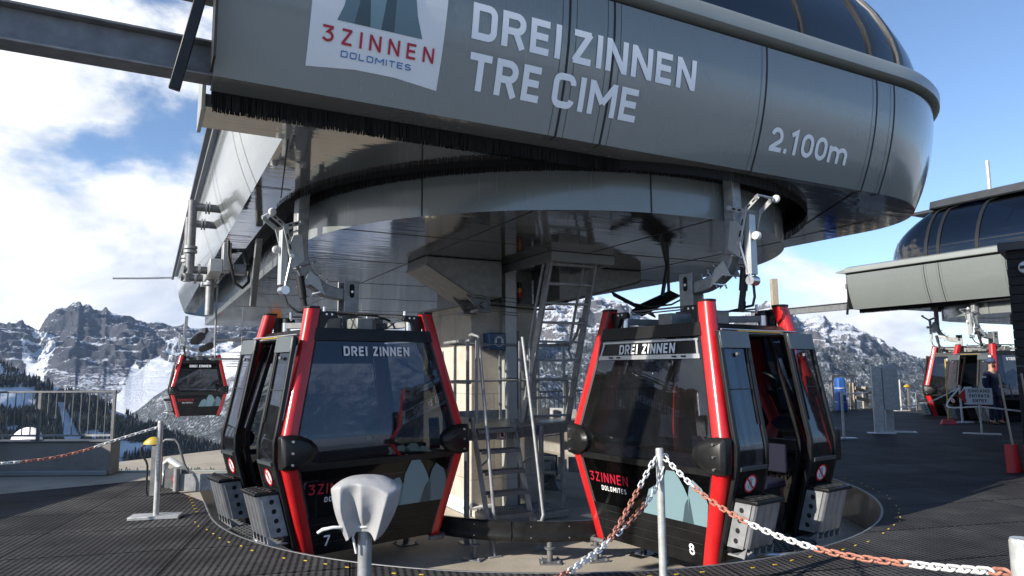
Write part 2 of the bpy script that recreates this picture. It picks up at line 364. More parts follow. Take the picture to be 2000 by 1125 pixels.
nz = N(nt, 'ShaderNodeTexNoise', Scale=1.1, Detail=8.0, Roughness=.65); L(tc.outputs['Object'], nz.inputs['Vector'])
nf = N(nt, 'ShaderNodeTexNoise', Scale=70, Detail=3.0); L(tc.outputs['Object'], nf.inputs['Vector'])
vor = N(nt, 'ShaderNodeTexBrick', Scale=1.0); vor.inputs['Brick Width'].default_value = 1.5; vor.inputs['Row Height'].default_value = 1.0; vor.inputs['Color1'].default_value = (.78, .78, .8, 1); vor.inputs['Color2'].default_value = (1.15, 1.14, 1.15, 1); vor.inputs['Mortar Size'].default_value = 0; vor.offset = 0
L(mp.outputs['Vector'], vor.inputs['Vector'])
top = ramp(nt, [(.3, (.034, .033, .034)), (.52, (.072, .070, .070)), (.75, (.14, .136, .13))], nz.outputs['Fac'])
tm = N(nt, 'ShaderNodeMixRGB', blend_type='MULTIPLY'); tm.inputs['Fac'].default_value = 1; L(top.outputs['Color'], tm.inputs['Color1']); L(vor.outputs['Color'], tm.inputs['Color2'])
mx = N(nt, 'ShaderNodeMixRGB'); mx.inputs['Color2'].default_value = (.006, .006, .007, 1); L(mth('MAXIMUM', hole, joint), mx.inputs['Fac']); L(tm.outputs['Color'], mx.inputs['Color1'])
L(mx.outputs['Color'], b.inputs['Base Color']); b.inputs['Roughness'].default_value = .7; b.inputs['Specular IOR Level'].default_value = .06
hh = mth('SUBTRACT', 1.0, mth('MAXIMUM', hole, joint)); bp = N(nt, 'ShaderNodeBump', Strength=.6, Distance=.008); L(hh, bp.inputs['Height']); L(bp.outputs['Normal'], b.inputs['Normal'])
# ------------------------------------------------------------------ lift station (local x = across, y = along the line, z = height over the deck)
AX = R(27.8)
def d_off(z):
    t = max(0, min(1.3, (z-3.6)/1.2)); return .28*(1-(1-t)**2)
UF, VL, VR, VE = 3.81, 4.05, 4.3, 4.7
ARCN = 18
def outline(off, back=17.0, left_end=True):
    """front edge from its open left end, round the right corner, down the right side"""
    rx, ry = max(.25, 1.9+off), max(.25, 1.51+off)
    pts = []
    for i in range(29): pts.append((-VE+(2.4+VE)*i/28, -(UF+off)))
    for i in range(1, ARCN+1):
        a = -pi/2+pi/2*i/ARCN; pts.append((2.4+rx*cos(a), -2.3+ry*sin(a)))
    x = 2.4+rx
    for i in range(1, 13): pts.append((x, -2.3+(back+2.3)*i/12))
    return pts
def fas(v, z, off=0.0): return Vec((v, -(UF+d_off(z)), z)), Vec((0, -1, .0)).lerp(Vec((0, -.92, -.38)), max(0, 1-(z-3.6)/1.1)).normalized()
def make_station():
    root = thing('lift_station', 'dark grey rounded lift station nearest the camera with white lettering on its long fascia', 'lift station', (.37, 9.97, 0), AX)
    P = lambda mb, n, m, par=root, **k: mb.build(n, m, par, **k)
    zs = [3.6+1.2*i/10 for i in range(11)]
    # fascia: outer skin and a return at the foot
    mb = MB(); rows = [[(x, y, z) for x, y in outline(d_off(z))] for z in zs]
    mb.grid(rows); front = P(mb, 'front_fascia', 'panel_grey', smooth=50, recalc=False)
    # seams between the panels
    def seam(v, w=.022, name='panel_joint'):
        m_ = MB(); m_.grid([[(v-w/2, -(UF+d_off(z)+.003), z), (v+w/2, -(UF+d_off(z)+.003), z)] for z in zs]); m_.grid([[(v-w/2, -(UF+.003), 3.598), (v+w/2, -(UF+.003), 3.598)], [(v-w/2, -UF+.1, 3.595), (v+w/2, -UF+.1, 3.595)]])
        return P(m_, name, 'panel_seam', front, smooth=0, recalc=False)
    for v in (-2.0, -1.54, .325, 2.05, 2.36): seam(v)
    for v in (-2.07, -1.93, -1.61, -1.47, .255, 1.98, 2.29): seam(v, .004)
    # left flank (sunlit), bulging like the front
    mb = MB(); ys = [-2.72+19.72*i/40 for i in range(41)]
    mb.grid([[(-(VL+d_off(z)), y, z) for y in ys] for z in zs])
    nose = [[(-(VL+d_off(z))*cos(a), 17+(3.2)*sin(a)*(1+.05*d_off(z)), z) for a in [pi/2*k/10 for k in range(11)]] for z in zs]
    mb.grid(nose); flank = P(mb, 'flank_fascia', 'panel_grey', smooth=50, recalc=False)
    for y in (-1.0, -.55, 1.6, 2.0, 4.6, 7.6, 10.6, 13.6):
        m_ = MB(); w = .014; m_.grid([[(-(VL+d_off(z)+.003), y-w/2, z), (-(VL+d_off(z)+.003), y+w/2, z)] for z in zs]); P(m_, 'panel_joint', 'panel_seam', flank, smooth=0, recalc=False)
    # open end of the front fascia: pale end plate, dark jamb and tilted flap
    mb = MB(); mb.b2((-4.72, -4.09, 3.62), (-4.704, -3.82, 5.0)); P(mb, 'end_seal', 'rubber_black')
    mb = MB(); mb.b2((-4.74, -3.25, 3.55), (-4.71, -2.70, 3.95)); P(mb, 'end_plate', 'cornice_grey', bevel=.004)
    mb = MB(); mb.b2((-4.69, -3.80, 3.63), (-4.62, -3.55, 5.0)); P(mb, 'end_jamb', 'panel_seam')
    a, q = Vec((-4.93, -3.86, 3.44)), Vec((-4.72, -3.92, 4.5))
    mb = MB(); mb.bar(a, q, .07, .05, (0, 1, 0)); P(mb, 'end_flap', 'black_satin', bevel=.006)
    # cornice and gutter line
    def ring(off_z, left=True):
        return [[(x, y, z) for x, y in outline(o)] for o, z in off_z]
    mb = MB(); mb.grid(ring([(.27, 4.80), (.22, 4.81), (.22, 4.85)])); P(mb, 'shadow_gap', 'panel_seam', smooth=50, recalc=False)
    mb = MB(); mb.grid(ring([(.22, 4.85), (.33, 4.85), (.36, 4.87), (.37, 4.98), (.34, 5.03), (.12, 5.10)])); 
    mb.grid([[(-(VL+o), y, z) for y in ys] for o, z in [(.22, 4.80), (.34, 4.80), (.36, 4.83), (.36, 4.97), (.32, 5.0), (.1, 5.04)]])
    mb.hexa([(-5.2, -4.0, 4.93), (-4.7, -4.14, 4.86), (-4.7, -3.0, 4.86), (-5.2, -3.4, 4.93), (-5.2, -4.0, 4.96), (-4.7, -4.16, 5.0), (-4.7, -3.0, 5.0), (-5.2, -3.4, 4.96)])
    P(mb, 'cornice', 'cornice_grey', smooth=40, recalc=False)
    mb = MB(); mb.bar((-(VL+.40), -3.0, 4.78), (-(VL+.40), 17.4, 4.78), .07, .07); P(mb, 'gutter', 'anthracite')
    mb = MB(); mb.tube([(-4.45, 16.6, 4.72), (-5.3, 16.7, 4.66), (-6.2, 16.8, 4.62)], .03, 8); P(mb, 'water_spout', 'galvanised')
    # glass dome with ribs
    def dome(t): return .15-2.6*(1-cos(t*pi/2)), 5.08+1.95*sin(t*pi/2)
    def dome_line(off):
        e = off if off > 0 else off*1.55; off = off if off > 0 else off*.8
        rx = 1.5+e; cx = -2.15+max(0, .25-rx); rx = max(.25, rx); ry = max(.25, 1.5+off)
        rr = 1.9+e; cr = 2.4+min(0, rr-.25); rr = max(.25, rr)
        rgt = [(cr+rr*cos(-pi/2+pi/2*i/ARCN), -2.31-ry*sin(pi/2-pi/2*i/ARCN)) for i in range(1, ARCN+1)]+[(cr+rr, -2.31+19.31*i/12) for i in range(1, 13)]
        left = [(cx-rx, -2.31+(13-k)*1.4) for k in range(13)]+[(cx-rx*cos(pi/2*k/12), -2.31-ry*sin(pi/2*k/12)) for k in range(12)]
        return left+[(cx+(cr-cx)*k/24, -2.31-ry) for k in range(25)]+rgt
    ts = [i/14 for i in range(13)]
    mb = MB(); mb.grid([[(x, y, dome(t)[1]) for x, y in dome_line(dome(t)[0])] for t in ts])
    gl = P(mb, 'dome_glazing', 'dome_glass', smooth=60, recalc=False)
    npt = len(dome_line(0))
    def rib(idx, w=.05):
        cen = [Vec((*dome_line(dome(t)[0]+.012)[idx], dome(t)[1])) for t in ts]
        a0 = dome_line(.1)[idx-1]; b0 = dome_line(.1)[min(idx+1, npt-1)]; tg = Vec((b0[0]-a0[0], b0[1]-a0[1], 0)).normalized()
        m_ = MB(); n_ = Vec((tg.y, -tg.x, .6)).normalized()*.018
        m_.grid([[c-tg*w+n_*0, c-tg*w+n_, c+tg*w+n_, c+tg*w-n_*2, c-tg*w-n_*2, c-tg*w] for c in cen])
        P(m_, 'glazing_rib', 'rib_black', gl, smooth=40)
    for i in (6, 16, 26, 28, 34, 42, 48, 51, 61, 66, 71): rib(i)
    mb = MB(); mb.grid([[(x, y, z) for x, y in dome_line(o)] for o, z in [(-.86, 6.70), (-.80, 6.74), (-.82, 6.95), (-1.1, 7.02), (-2.4, 7.05)]]); P(mb, 'roof_edge', 'anthracite', smooth=40, recalc=False)
    mb = MB(); mb.b2((-3.6, -1.9, 6.9), (3.2, 16.5, 7.0)); P(mb, 'roof', 'anthracite')
    mb = MB(); mb.b2((-4.0, -3.2, 4.9), (3.9, 16.8, 5.0)); P(mb, 'dome_floor', 'anthracite')
    mb = MB()                                                    # machinery seen through the glass
    for k in range(5):
        mb.tube([(-1.6+k*.9, -2.2, 5.0), (-1.6+k*.9, -2.0, 5.9), (-1.6+k*.9, -1.2, 6.6)], .04, 8)
    mb.tube([(-1.8, -2.1, 5.7), (2.4, -2.1, 5.7)], .04, 8); P(mb, 'inner_frame', 'galvanised_dark')
    # soffit: right field, left field and the slot the hangers run through
    RS = 3.70; ac = R(-107.4)
    ret_ = [(-4.7, -3.808), (2.2, -3.808), (2.2, -3.74), (0, -3.70), (-1.1, -3.535), (-4.7, -3.535)]
    sheet('fascia_return', ret_, [], 3.5985, 'panel_grey', root)
    q = outline(-.002)+[(RS, 17.0), (RS, 0)]+[(RS*cos(a), RS*sin(a)) for a in [ac*k/30 for k in range(1, 31)]]+[(-4.7, -3.53)]
    s1 = sheet('soffit', q, [], 3.6, 'soffit', root)
    l = [(-4.7, -3.20), (-1.86, -3.20)]+[(RS*cos(a), RS*sin(a)) for a in [R(239.8)-R(59.8)*k/20 for k in range(1, 21)]]+[(-RS, 17), (-4.07, 17), (-4.07, -2.70), (-4.7, -2.70)]
    s2 = sheet('soffit', l, [], 3.6, 'soffit', root)
    m_ = MB(); m_.b2((-4.71, -3.2, 3.602), (-4.05, -2.70, 3.70)); P(m_, 'soffit_edge', 'panel_grey')
    for a, c in (((-4.07, -1.0), (-3.7, -1.0)), ((-4.07, 2.0), (-3.74, 2.0)), ((-4.07, 5.5), (-3.74, 5.5)), ((-4.07, 9), (-3.74, 9)), ((-4.02, -2.7), (-3.74, -.6)), ((2.05, -3.72), (3.0, -2.3)), ((3.6, -2.9), (3.75, 0))):
        m_ = MB(); m_.bar((*a, 3.594), (*c, 3.594), .012, .004); P(m_, 'panel_joint', 'panel_seam', s2)
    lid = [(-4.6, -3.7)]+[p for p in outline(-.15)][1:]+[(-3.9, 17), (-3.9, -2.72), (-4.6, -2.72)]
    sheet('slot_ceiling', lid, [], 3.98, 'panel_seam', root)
    # brushes along the slot: ragged bristles
    rnd = random.Random(3)
    def bristles(path, z0, z1, name='brush_strip', lean=.0):
        m_ = MB()
        for (a, c) in zip(path[:-1], path[1:]):
            a, c = Vec(a), Vec(c); L_ = (c-a).length; n = max(1, int(L_/.007))
            for k in range(n):
                p = a.lerp(c, k/n); p2 = a.lerp(c, (k+1.25)/n); j = rnd.uniform(-.004, .010); s_ = rnd.uniform(-.005, .005)
                m_.add([(p.x, p.y, z1), (p2.x, p2.y, z1), (p2.x+s_, p2.y+lean, z0+j), (p.x+s_, p.y+lean, z0+j)], [(0, 1, 2, 3)])
        return P(m_, name, 'brush_black', smooth=0, recalc=False)
    m_ = MB(); m_.b2((-4.69, -3.522, 3.50), (-1.1, -3.512, 3.72)); P(m_, 'brush_holder', 'brush_black')
    bristles([(-4.68, -3.525), (-1.1, -3.525)], 3.47, 3.7)
    bristles([(-4.66, -3.21), (-1.86, -3.21)], 3.56, 3.7)
    cir = lambda r, a0, a1, n=60: [(r*cos(a0+(a1-a0)*k/n), r*sin(a0+(a1-a0)*k/n)) for k in range(n+1)]
    bristles(cir(RS-.006, ac, 0), 3.50, 3.7); bristles(cir(RS-.006, R(239.8), R(180)), 3.54, 3.7)
    # stadium-shaped drum that hides the bull wheel
    st = [(3.4, 17)]+[(3.4, 6)]+[(3.4*cos(a), 3.4*sin(a)) for a in [-pi*k/64 for k in range(65)]]+[(-3.4, 6), (-3.4, 17)]
    mb = MB(); mb.grid([[(x, y, z) for x, y in st] for z in (3.17, 3.2, 3.66, 3.97)]); drum = P(mb, 'drum_skirt', 'panel_grey', smooth=40, recalc=False)
    bristles([(3.43*x/3.4, 3.43*y/3.4) if y < 0 else (x*1.009, y) for x, y in st[2:-1]], 3.555, 3.68)
    for a in (-28, -100, -140): 
        a = R(a); m_ = MB(); m_.bar((3.403*cos(a), 3.403*sin(a), 3.175), (3.403*cos(a), 3.403*sin(a), 3.66), .012, .008, (cos(a), sin(a), 0)); P(m_, 'panel_joint', 'panel_seam', drum)
    und = sheet('drum_underside', [(x*.999, y) for x, y in st], [], 3.171, 'soffit', root)
    for a, c in (((-3.3, .9), (3.3, .9)), ((-3.2, -1.2), (-.4, -1.2)), ((.75, -1.2), (3.2, -1.2)), ((-1.7, -2.9), (-1.7, 16)), ((1.9, -2.8), (1.9, 16)), ((-3.3, 3.4), (3.3, 3.4)), ((-3.3, 6), (3.3, 6)), ((-3.3, 9), (3.3, 9)), ((.2, -3.38), (.2, -1.1))):
        m_ = MB(); m_.bar((*a, 3.168), (*c, 3.168), .008, .004); P(m_, 'panel_joint', 'panel_seam_soft', und)
    # column, neck, bracket arms
    mb = MB(); mb.b2((-.73, .74, -.5), (.42, 2.75, 2.62)); P(mb, 'column', 'concrete_column', bevel=.015)
    mb = MB(); mb.b2((-.80, .66, -.5), (-.73, 2.82, -.30)); mb.b2((-.80, .66, -.5), (-.38, .74, -.36)); P(mb, 'column_foot', 'white_paint', bevel=.02)
    mb = MB(); mb.b2((-.55, .82, 2.62), (.38, 2.6, 3.17)); P(mb, 'column_neck', 'cast_grey', bevel=.01)
    mb = MB(); mb.b2((-.80, .66, 2.60), (.48, 2.8, 2.635)); P(mb, 'column_cap', 'galvanised_dark')
    for s_, poly in ((0, [(-1.72, 3.165), (-1.72, 3.06), (-1.02, 2.66), (-.80, 2.64), (-.55, 2.64), (-.55, 3.165)]), (1, [(1.95, 3.165), (1.95, 3.04), (1.85, 2.98), (.55, 2.64), (.40, 2.64), (.40, 3.165)])):
        mb = MB(); mb.prism(poly, (0, .82, 0), (1, 0, 0), (0, 0, 1), .76 if s_ == 0 else .8); arm = P(mb, 'bracket_arm', 'cast_grey', smooth=0, bevel=.012)
        mb = MB(); mb.prism([(x+(-.012 if i < 3 and s_ == 0 else 0), z-.008) for i, (x, z) in enumerate(poly[1:4])]+[(x, z-.03) for x, z in poly[1:4][::-1]], (0, .86, 0), (1, 0, 0), (0, 0, 1), .84); P(mb, 'base_flange', 'galvanised_dark', arm, smooth=0)
    for y in (.14, .62):
        mb = MB(); mb.prism([(-1.1, 2.66), (-.9, 2.46), (-.80, 2.42), (-.72, 2.46), (-.72, 2.68)], (0, y, 0), (1, 0, 0), (0, 0, 1), .05); mb.cyl((-.84, y-.12, 2.52), (-.84, y+.1, 2.52), .045); mb.b2((-.96, y-.12, 2.42), (-.74, y+.12, 2.46)); P(mb, 'pin_joint', 'galvanised_dark', bevel=.006)
    # framed hatch under the drum, over the ladder
    mb = MB()
    for lo, hi in (((-.36, -1.02, 3.04), (.66, -.94, 3.168)), ((-.36, -.94, 3.04), (-.28, 1.0, 3.168)), ((.58, -.94, 3.04), (.66, 1.0, 3.168)), ((-.28, .92, 3.04), (.58, 1.0, 3.168))): mb.b2(lo, hi)
    P(mb, 'hatch_frame', 'panel_grey', bevel=.006)
    # parking-rail girders leaving the open end
    mb = MB()
    y0, z0 = -3.62, 3.765
    for lo, hi in (((-9.5, y0-.09, z0-.13), (-4.6, y0+.09, z0-.112)), ((-9.5, y0-.09, z0+.112), (-4.6, y0+.09, z0+.13)), ((-9.5, y0-.02, z0-.112), (-4.6, y0+.02, z0+.112))): mb.b2(lo, hi)
    P(mb, 'parking_rail', 'galvanised_dark', bevel=.004)
    mb = MB(); mb.b2((-5.35, -3.3, 4.42), (-4.6, -3.15, 4.60)); P(mb, 'parking_rail', 'galvanised_dark', bevel=.004)
    return root
station = make_station()
# lettering of the near station only
def fplace(v0, z0): return lambda s, t: fas(v0+s, z0+t)
def line(name, text, v0, v1, z0, ht, m, **k):
    return letter_mesh(MB(), text, fplace(v0, z0), ht, v1-v0, off=.006, **k).build(name, m, station, smooth=0, recalc=False)
line('lettering', 'DREI', -2.885, -2.075, 4.19, .275, 'letter_white', h=.099, gap=.16)
line('lettering', 'ZINNEN', -1.965, -.595, 4.19, .275, 'letter_white', h=.099, gap=.16)
line('lettering', 'TRE', -2.875, -2.215, 3.82, .272, 'letter_white', h=.099, gap=.16)
line('lettering', 'CIME', -2.105, -1.21, 3.82, .272, 'letter_white', h=.099, gap=.16)
line('lettering', '2.100m', .475, 1.63, 3.815, .23, 'letter_white', h=.095, gap=.15)
def patch(poly, off, n=10):
    """polygon (v, z) laid on the curved fascia, cut into horizontal bands"""
    mb = MB(); z0, z1 = min(p[1] for p in poly), max(p[1] for p in poly)
    def span(z):
        xs = []
        for (a, b), (c, d) in zip(poly, poly[1:]+poly[:1]):
            if (b-z)*(d-z) <= 0 and b != d: xs.append(a+(c-a)*(z-b)/(d-b))
        return min(xs), max(xs)
    cuts = sorted(set([z0+(z1-z0)*i/n for i in range(n+1)]+[p[1] for p in poly])); rows = []
    for i, z in enumerate(cuts):
        zz = min(z1-1e-5, max(z0+1e-5, z)); a, c = span(zz); row = []
        for k in range(5):
            p, nr = fas(a+(c-a)*k/4, z); row.append(p+nr*off)
        rows.append(row)
    return mb.grid(rows)
badge = patch([(-4.11, 3.80), (-3.12, 3.80), (-3.085, 4.72), (-4.09, 4.72)], .003).build('logo_panel', 'white_paint', station, smooth=0, recalc=False)
mb = MB(); rows = []
for k in range(13):                                    # notched foot of the panel
    s = k/12; v = -4.11+.99*s; zb = 3.765+ (.05*s/.5 if s < .5 else .05-.05*(s-.5)/.5)
    rows.append([fas(v, zb+(3.80-zb)*j/2)[0]+fas(v, zb)[1]*.003 for j in range(3)])
mb.grid(rows).build('logo_panel_foot', 'white_paint', badge, smooth=0, recalc=False)
for poly, m_ in (([(-3.92, 4.10), (-3.80, 4.10), (-3.74, 4.38), (-3.84, 4.38), (-3.88, 4.2)], 'peak_mid'), ([(-3.80, 4.10), (-3.68, 4.10), (-3.70, 4.42), (-3.74, 4.42)], 'peak_dark'),
                ([(-3.68, 4.10), (-3.60, 4.10), (-3.56, 4.42), (-3.70, 4.42)], 'peak_light'), ([(-3.60, 4.10), (-3.50, 4.10), (-3.50, 4.44), (-3.56, 4.44)], 'peak_dark'), ([(-3.50, 4.10), (-3.28, 4.10), (-3.33, 4.25), (-3.36, 4.44), (-3.50, 4.44)], 'peak_mid')):
    patch(poly, .006, 4).build('mountain_mark', m_, badge, smooth=0, recalc=False)
letter_mesh(MB(), '3ZINNEN', fplace(-4.02, 3.945), .108, .845, h=.08, gap=.50, off=.009).build('logo_lettering', 'letter_red', badge, smooth=0, recalc=False)

letter_mesh(MB(), 'DOLOMITES', fplace(-3.875, 3.865), .043, .53, h=.085, gap=.36, off=.009).build('logo_lettering', 'letter_blue', badge, smooth=0, recalc=False)
def W(v, u, z=0.0): return Vec((.37+cos(AX)*v-sin(AX)*u, 9.97+sin(AX)*v+cos(AX)*u, z))
# ------------------------------------------------------------------ gondola cabins (local +x = door side, y = along the line, z = 0 at the deck)
KN = .83
def pw(z, zs, vs):
    if z <= zs[0]: return vs[0]
    for i in range(len(zs)-1):
        if z <= zs[i+1]: return vs[i]+(vs[i+1]-vs[i])*(z-zs[i])/(zs[i+1]-zs[i])
    return vs[-1]
def hd(z):     # half width between post centres, with a softened knee
    f = lambda q: pw(q, (-.22, KN, 2.26), (.735, 1.03, .695))
    return (f(z-.07)+f(z+.07)+f(z))/3
def hw(z): return pw(z, (-.22, KN, 2.26), (.70, .83, .585))
def make_cabin():
    root = thing('gondola_cabin', 'black and red gondola cabin numbered seven, its open door facing the left', 'gondola')
    B = lambda mb, n, m, par=root, **k: mb.build(n, m, par, **k)
    zs = [-.22, 0, .2, .4, .55, .68, .76, .83, .90, .98, 1.1, 1.35, 1.6, 1.85, 2.05, 2.26]
    # corner posts: rounded on the outside, bent at the knee
    prof = [(-.062, -.055), (.034, -.068), (.064, -.05), (.076, -.01), (.07, .04), (.048, .066), (.012, .075), (-.06, .07)]
    for sx in (1, -1):
        for sy in (1, -1):
            mb = MB(); rows = [[(sx*(hd(z)+a), sy*(hw(z)+c), z) for a, c in prof] for z in zs]
            mb.grid(rows, 0, True); mb.add(rows[0], [tuple(range(8))]); p = B(mb, 'corner_post', 'red_paint', smooth=50)
            mb = MB(); z = 2.26; mb.prism([(sx*(hd(z)+a*1.06), sy*(hw(z)+c*1.06)) for a, c in prof], (0, 0, z), (1, 0, 0), (0, 1, 0), .025*1); B(mb, 'post_cap', 'black_satin', p, bevel=.006)
            mb = MB(); mb.grid([[(sx*(hd(z)-.061), sy*(hw(z)+.0705), z), (sx*(hd(z)-.085), sy*(hw(z)+.0595), z)] for z in zs]); B(mb, 'seal', 'rubber_black', p, recalc=False)
    # a face at +y or -y: point on the slanted end face; s runs to the viewer's right, measured from the middle
    def face(sy, s, z, off=0.0): return Vec((-sy*s, sy*(hw(z)+.055+off), z))
    def endpanel(sy, z0, z1, name, m, inset=.07, off=0.0, par=root, n=8, thick=.0, s0=None, s1=None):
        rows = []
        for i in range(n+1):
            z = z0+(z1-z0)*i/n; e = hd(z)-inset; a = -e if s0 is None else s0; c = e if s1 is None else s1
            rows.append([face(sy, a+(c-a)*k/4, z, off) for k in range(5)])
        mb = MB()
        if thick: mb.slab([[(p, Vec((0, sy, 0))) for p in r] for r in rows], thick)
        else: mb.grid(rows)
        return B(mb, name, m, par, smooth=30, recalc=bool(thick))
    for sy in (1, -1):
        endpanel(sy, -.2, .17, 'lower_skirt', 'black_gloss', thick=.03)
        for z_ in (-.09, .0, .10): endpanel(sy, z_, z_+.006, 'skirt_bead', 'rubber_black', off=.020, n=1, inset=.075)
        endpanel(sy, .17, .64, 'end_window', 'cabin_glass_low', off=.004)
        endpanel(sy, .64, .70, 'window_rail', 'black_satin', thick=.035)
        w = endpanel(sy, .70, 1.93, 'end_window', 'cabin_glass')
        endpanel(sy, 1.93, 2.06, 'roof_fascia', 'black_satin', thick=.05, inset=.05)
        if sy < 0:     # opening vent window in a bright frame
            endpanel(sy, 1.71, 1.755, 'vent_frame', 'alu', off=.008, thick=.02, inset=.10); endpanel(sy, 1.885, 1.905, 'vent_frame', 'alu', off=.008, thick=.02, inset=.10)
            endpanel(sy, 1.755, 1.885, 'vent_pane', 'black_gloss', off=.006, inset=.11)
            for q in (-1, 1):
                mb = MB(); mb.slab([[(face(sy, q*(hd(z)-.11), z, .008), Vec((0, sy, 0))), (face(sy, q*(hd(z)-.135), z, .008), Vec((0, sy, 0)))] for z in (1.755, 1.885)], .02); B(mb, 'vent_frame', 'alu')
                for q2 in (.52, .40):
                    mb = MB(); mb.box(face(sy, q*q2, 1.733, .024), (.05, .014, .016)); B(mb, 'vent_catch', 'black_satin')
            endpanel(sy, 1.70, 1.93, 'vent_backing', 'black_satin', off=-.012, inset=.08)
        fp = lambda s0, z0, o=0.0, sy=sy: (lambda s, t: (face(sy, s0+s, z0+t, o), Vec((0, sy, .0))))
        letter_mesh(MB(), 'DREI ZINNEN', fp(-.40, 1.768), .102, .80, h=.10, gap=.16, off=.018).build('lettering', 'letter_white', root, smooth=0, recalc=False)
        g = letter_mesh(MB(), '3ZINNEN', fp(-.80, .40), .10, .60, h=.075, gap=.26, off=.012).build('logo_lettering', 'letter_red', root, smooth=0, recalc=False)
        letter_mesh(MB(), 'DOLOMITES', fp(-.62, .315), .05, .38, h=.075, gap=.3, off=.012).build('logo_lettering', 'letter_white', root, smooth=0, recalc=False)
        def poly(pts, m, o=.009):
            mb = MB(); k = 6; z0, z1 = min(p[1] for p in pts), max(p[1] for p in pts); rows = []
            for i in range(k+1):
                z = z0+(z1-z0)*i/k; zz = min(z1-1e-4, max(z0+1e-4, z)); xs = []
                for (a, b_), (c, d) in zip(pts, pts[1:]+pts[:1]):
                    if (b_-zz)*(d-zz) <= 0 and b_ != d: xs.append(a+(c-a)*(zz-b_)/(d-b_))
                rows.append([face(sy, min(xs), z, o), face(sy, max(xs), z, o)])
            mb.grid(rows); return B(mb, 'mountain_mark', m, smooth=0, recalc=False)
        zb = .172
        poly([(-.02, zb), (.28, zb), (.28, .38), (.23, .47), (.19, .47), (.15, .42), (.10, .44)], 'peak_light')
        poly([(.22, zb), (.30, zb), (.30, .44), (.27, .40)], 'peak_mid', .011)
        poly([(.26, zb), (.60, zb), (.60, .44), (.50, .60), (.47, .62), (.45, .66), (.37, .66), (.29, .50)], 'peak_light', .013)
        poly([(.50, zb), (.62, zb), (.62, .42), (.56, .36)], 'peak_dark', .015)
        poly([(.57, zb), (.79, zb), (.84, .40), (.76, .56), (.68, .585), (.62, .50)], 'peak_light' if sy < 0 else 'peak_mid', .017)
        poly([(.57, zb), (.64, zb), (.62, .42), (.60, .34)], 'peak_dark', .019)
    # knee bumpers wrapping the posts
    shark = [(-.10, -.155), (.02, -.17), (.10, -.155), (.20, -.11), (.275, -.05), (.295, 0), (.28, .05), (.21, .11), (.10, .155), (.0, .17), (-.085, .165), (-.10, .14)]
    for sx in (1, -1):
        for sy in (1, -1):
            mb = MB(); top = [Vec((sx*(hd(KN+t)-a+.012), sy*(hw(KN+t)+.10), KN+t)) for a, t in shark]; cen = Vec((sx*(hd(KN)-.06), sy*(hw(KN)+.155), KN))
            base = [Vec((p.x, sy*(hw(p.z)+.02), p.z)) for p in top]; mid = [p.lerp(cen, .25)+Vec((0, sy*.02, 0)) for p in top]
            mb.grid([base, top, mid], 0, True); mb.add(mid, [tuple(range(len(mid)))]); bp_ = B(mb, 'knee_bumper', 'black_satin', smooth=45, bevel=.012)
            for t in (-.11, 0, .11):
                mb = MB(); c = Vec((sx*(hd(KN)-.01), sy*(hw(KN)+.115), KN+t)); mb.cyl(c, c+Vec((0, sy*.022, 0)), .012, n=10); B(mb, 'bolt', 'steel_bright', bp_)
    # floor, underframe, roof
    mb = MB(); mb.b2((-.78, -.66, -.06), (.78, .66, 0.0)); mb.b2((-.68, -.60, -.2), (.62, .60, -.06)); B(mb, 'floor', 'black_satin', bevel=.01)
    mb = MB(); z = 1.97; mb.hexa([(-.80, -.68, z), (.80, -.68, z), (.80, .68, z), (-.80, .68, z), (-.72, -.62, 2.055), (.72, -.62, 2.055), (.72, .62, 2.055), (-.72, .62, 2.055)]); B(mb, 'roof', 'black_satin', bevel=.02)
    # closed side (towards the wheel)
    def side(sx, y0, y1, z0, z1, n=10, off=0.0): return [[(Vec((sx*(hd(z)+off), (y0+(y1-y0)*k/2)*hw(z)/.83, z)), Vec((sx, 0, 0))) for k in range(3)] for z in [z0+(z1-z0)*i/n for i in range(n+1)]]
    mb = MB(); mb.slab(side(-1, -.70, .70, -.2, .68), .03); B(mb, 'side_panel', 'black_gloss', smooth=30)
    mb = MB(); mb.grid([[p for p, _ in r] for r in side(-1, -.66, .66, .68, 1.95)]); B(mb, 'side_window', 'cabin_glass', recalc=False)
    for a, c in ((-.70, -.62), (.62, .70)): mb = MB(); mb.slab(side(-1, a, c, .68, 1.95), .04); B(mb, 'window_frame', 'black_satin', smooth=30)
    # door side: frame, header, sill
    mb = MB(); mb.slab(side(1, -.72, -.36, 0, 1.97, off=-.03), .03); mb.slab(side(1, .36, .72, 0, 1.97, off=-.03), .03)
    o = mb; mb = MB()
    for a, c in ((-.70, -.635), (-.40, -.36), (.36, .40), (.635, .70)): mb = MB(); mb.slab(side(1, a, c, -.1, 1.97, off=-.02), .045); B(mb, 'door_frame', 'black_satin', smooth=30)
    for a, c in ((-.64, -.40), (.40, .64)):
        mb = MB(); mb.grid([[p for p, _ in r] for r in side(1, a, c, .62, 1.9, off=-.02)]); B(mb, 'side_window', 'cabin_glass', recalc=False)
        mb = MB(); mb.slab(side(1, a, c, -.1, .62, off=-.02), .03); B(mb, 'side_panel', 'black_gloss', smooth=30)
    mb = MB(); mb.b2((hd(1.97)-.06, -.60, 1.93), (hd(1.97)+.07, .66, 2.0)); B(mb, 'door_header', 'black_satin', bevel=.008)
    mb = MB()
    for dz in (1.955, 1.985): mb.tube([(hd(1.97)+.10, -.6, dz), (hd(1.97)+.10, .6, dz)], .009, 8)
    mb.tube([(hd(1.97)+.115, -.35, 1.97), (hd(1.97)+.115, .35, 1.97)], .006, 6, mi=1); B(mb, 'door_rail', ['steel_bright', 'yellow_plastic'])
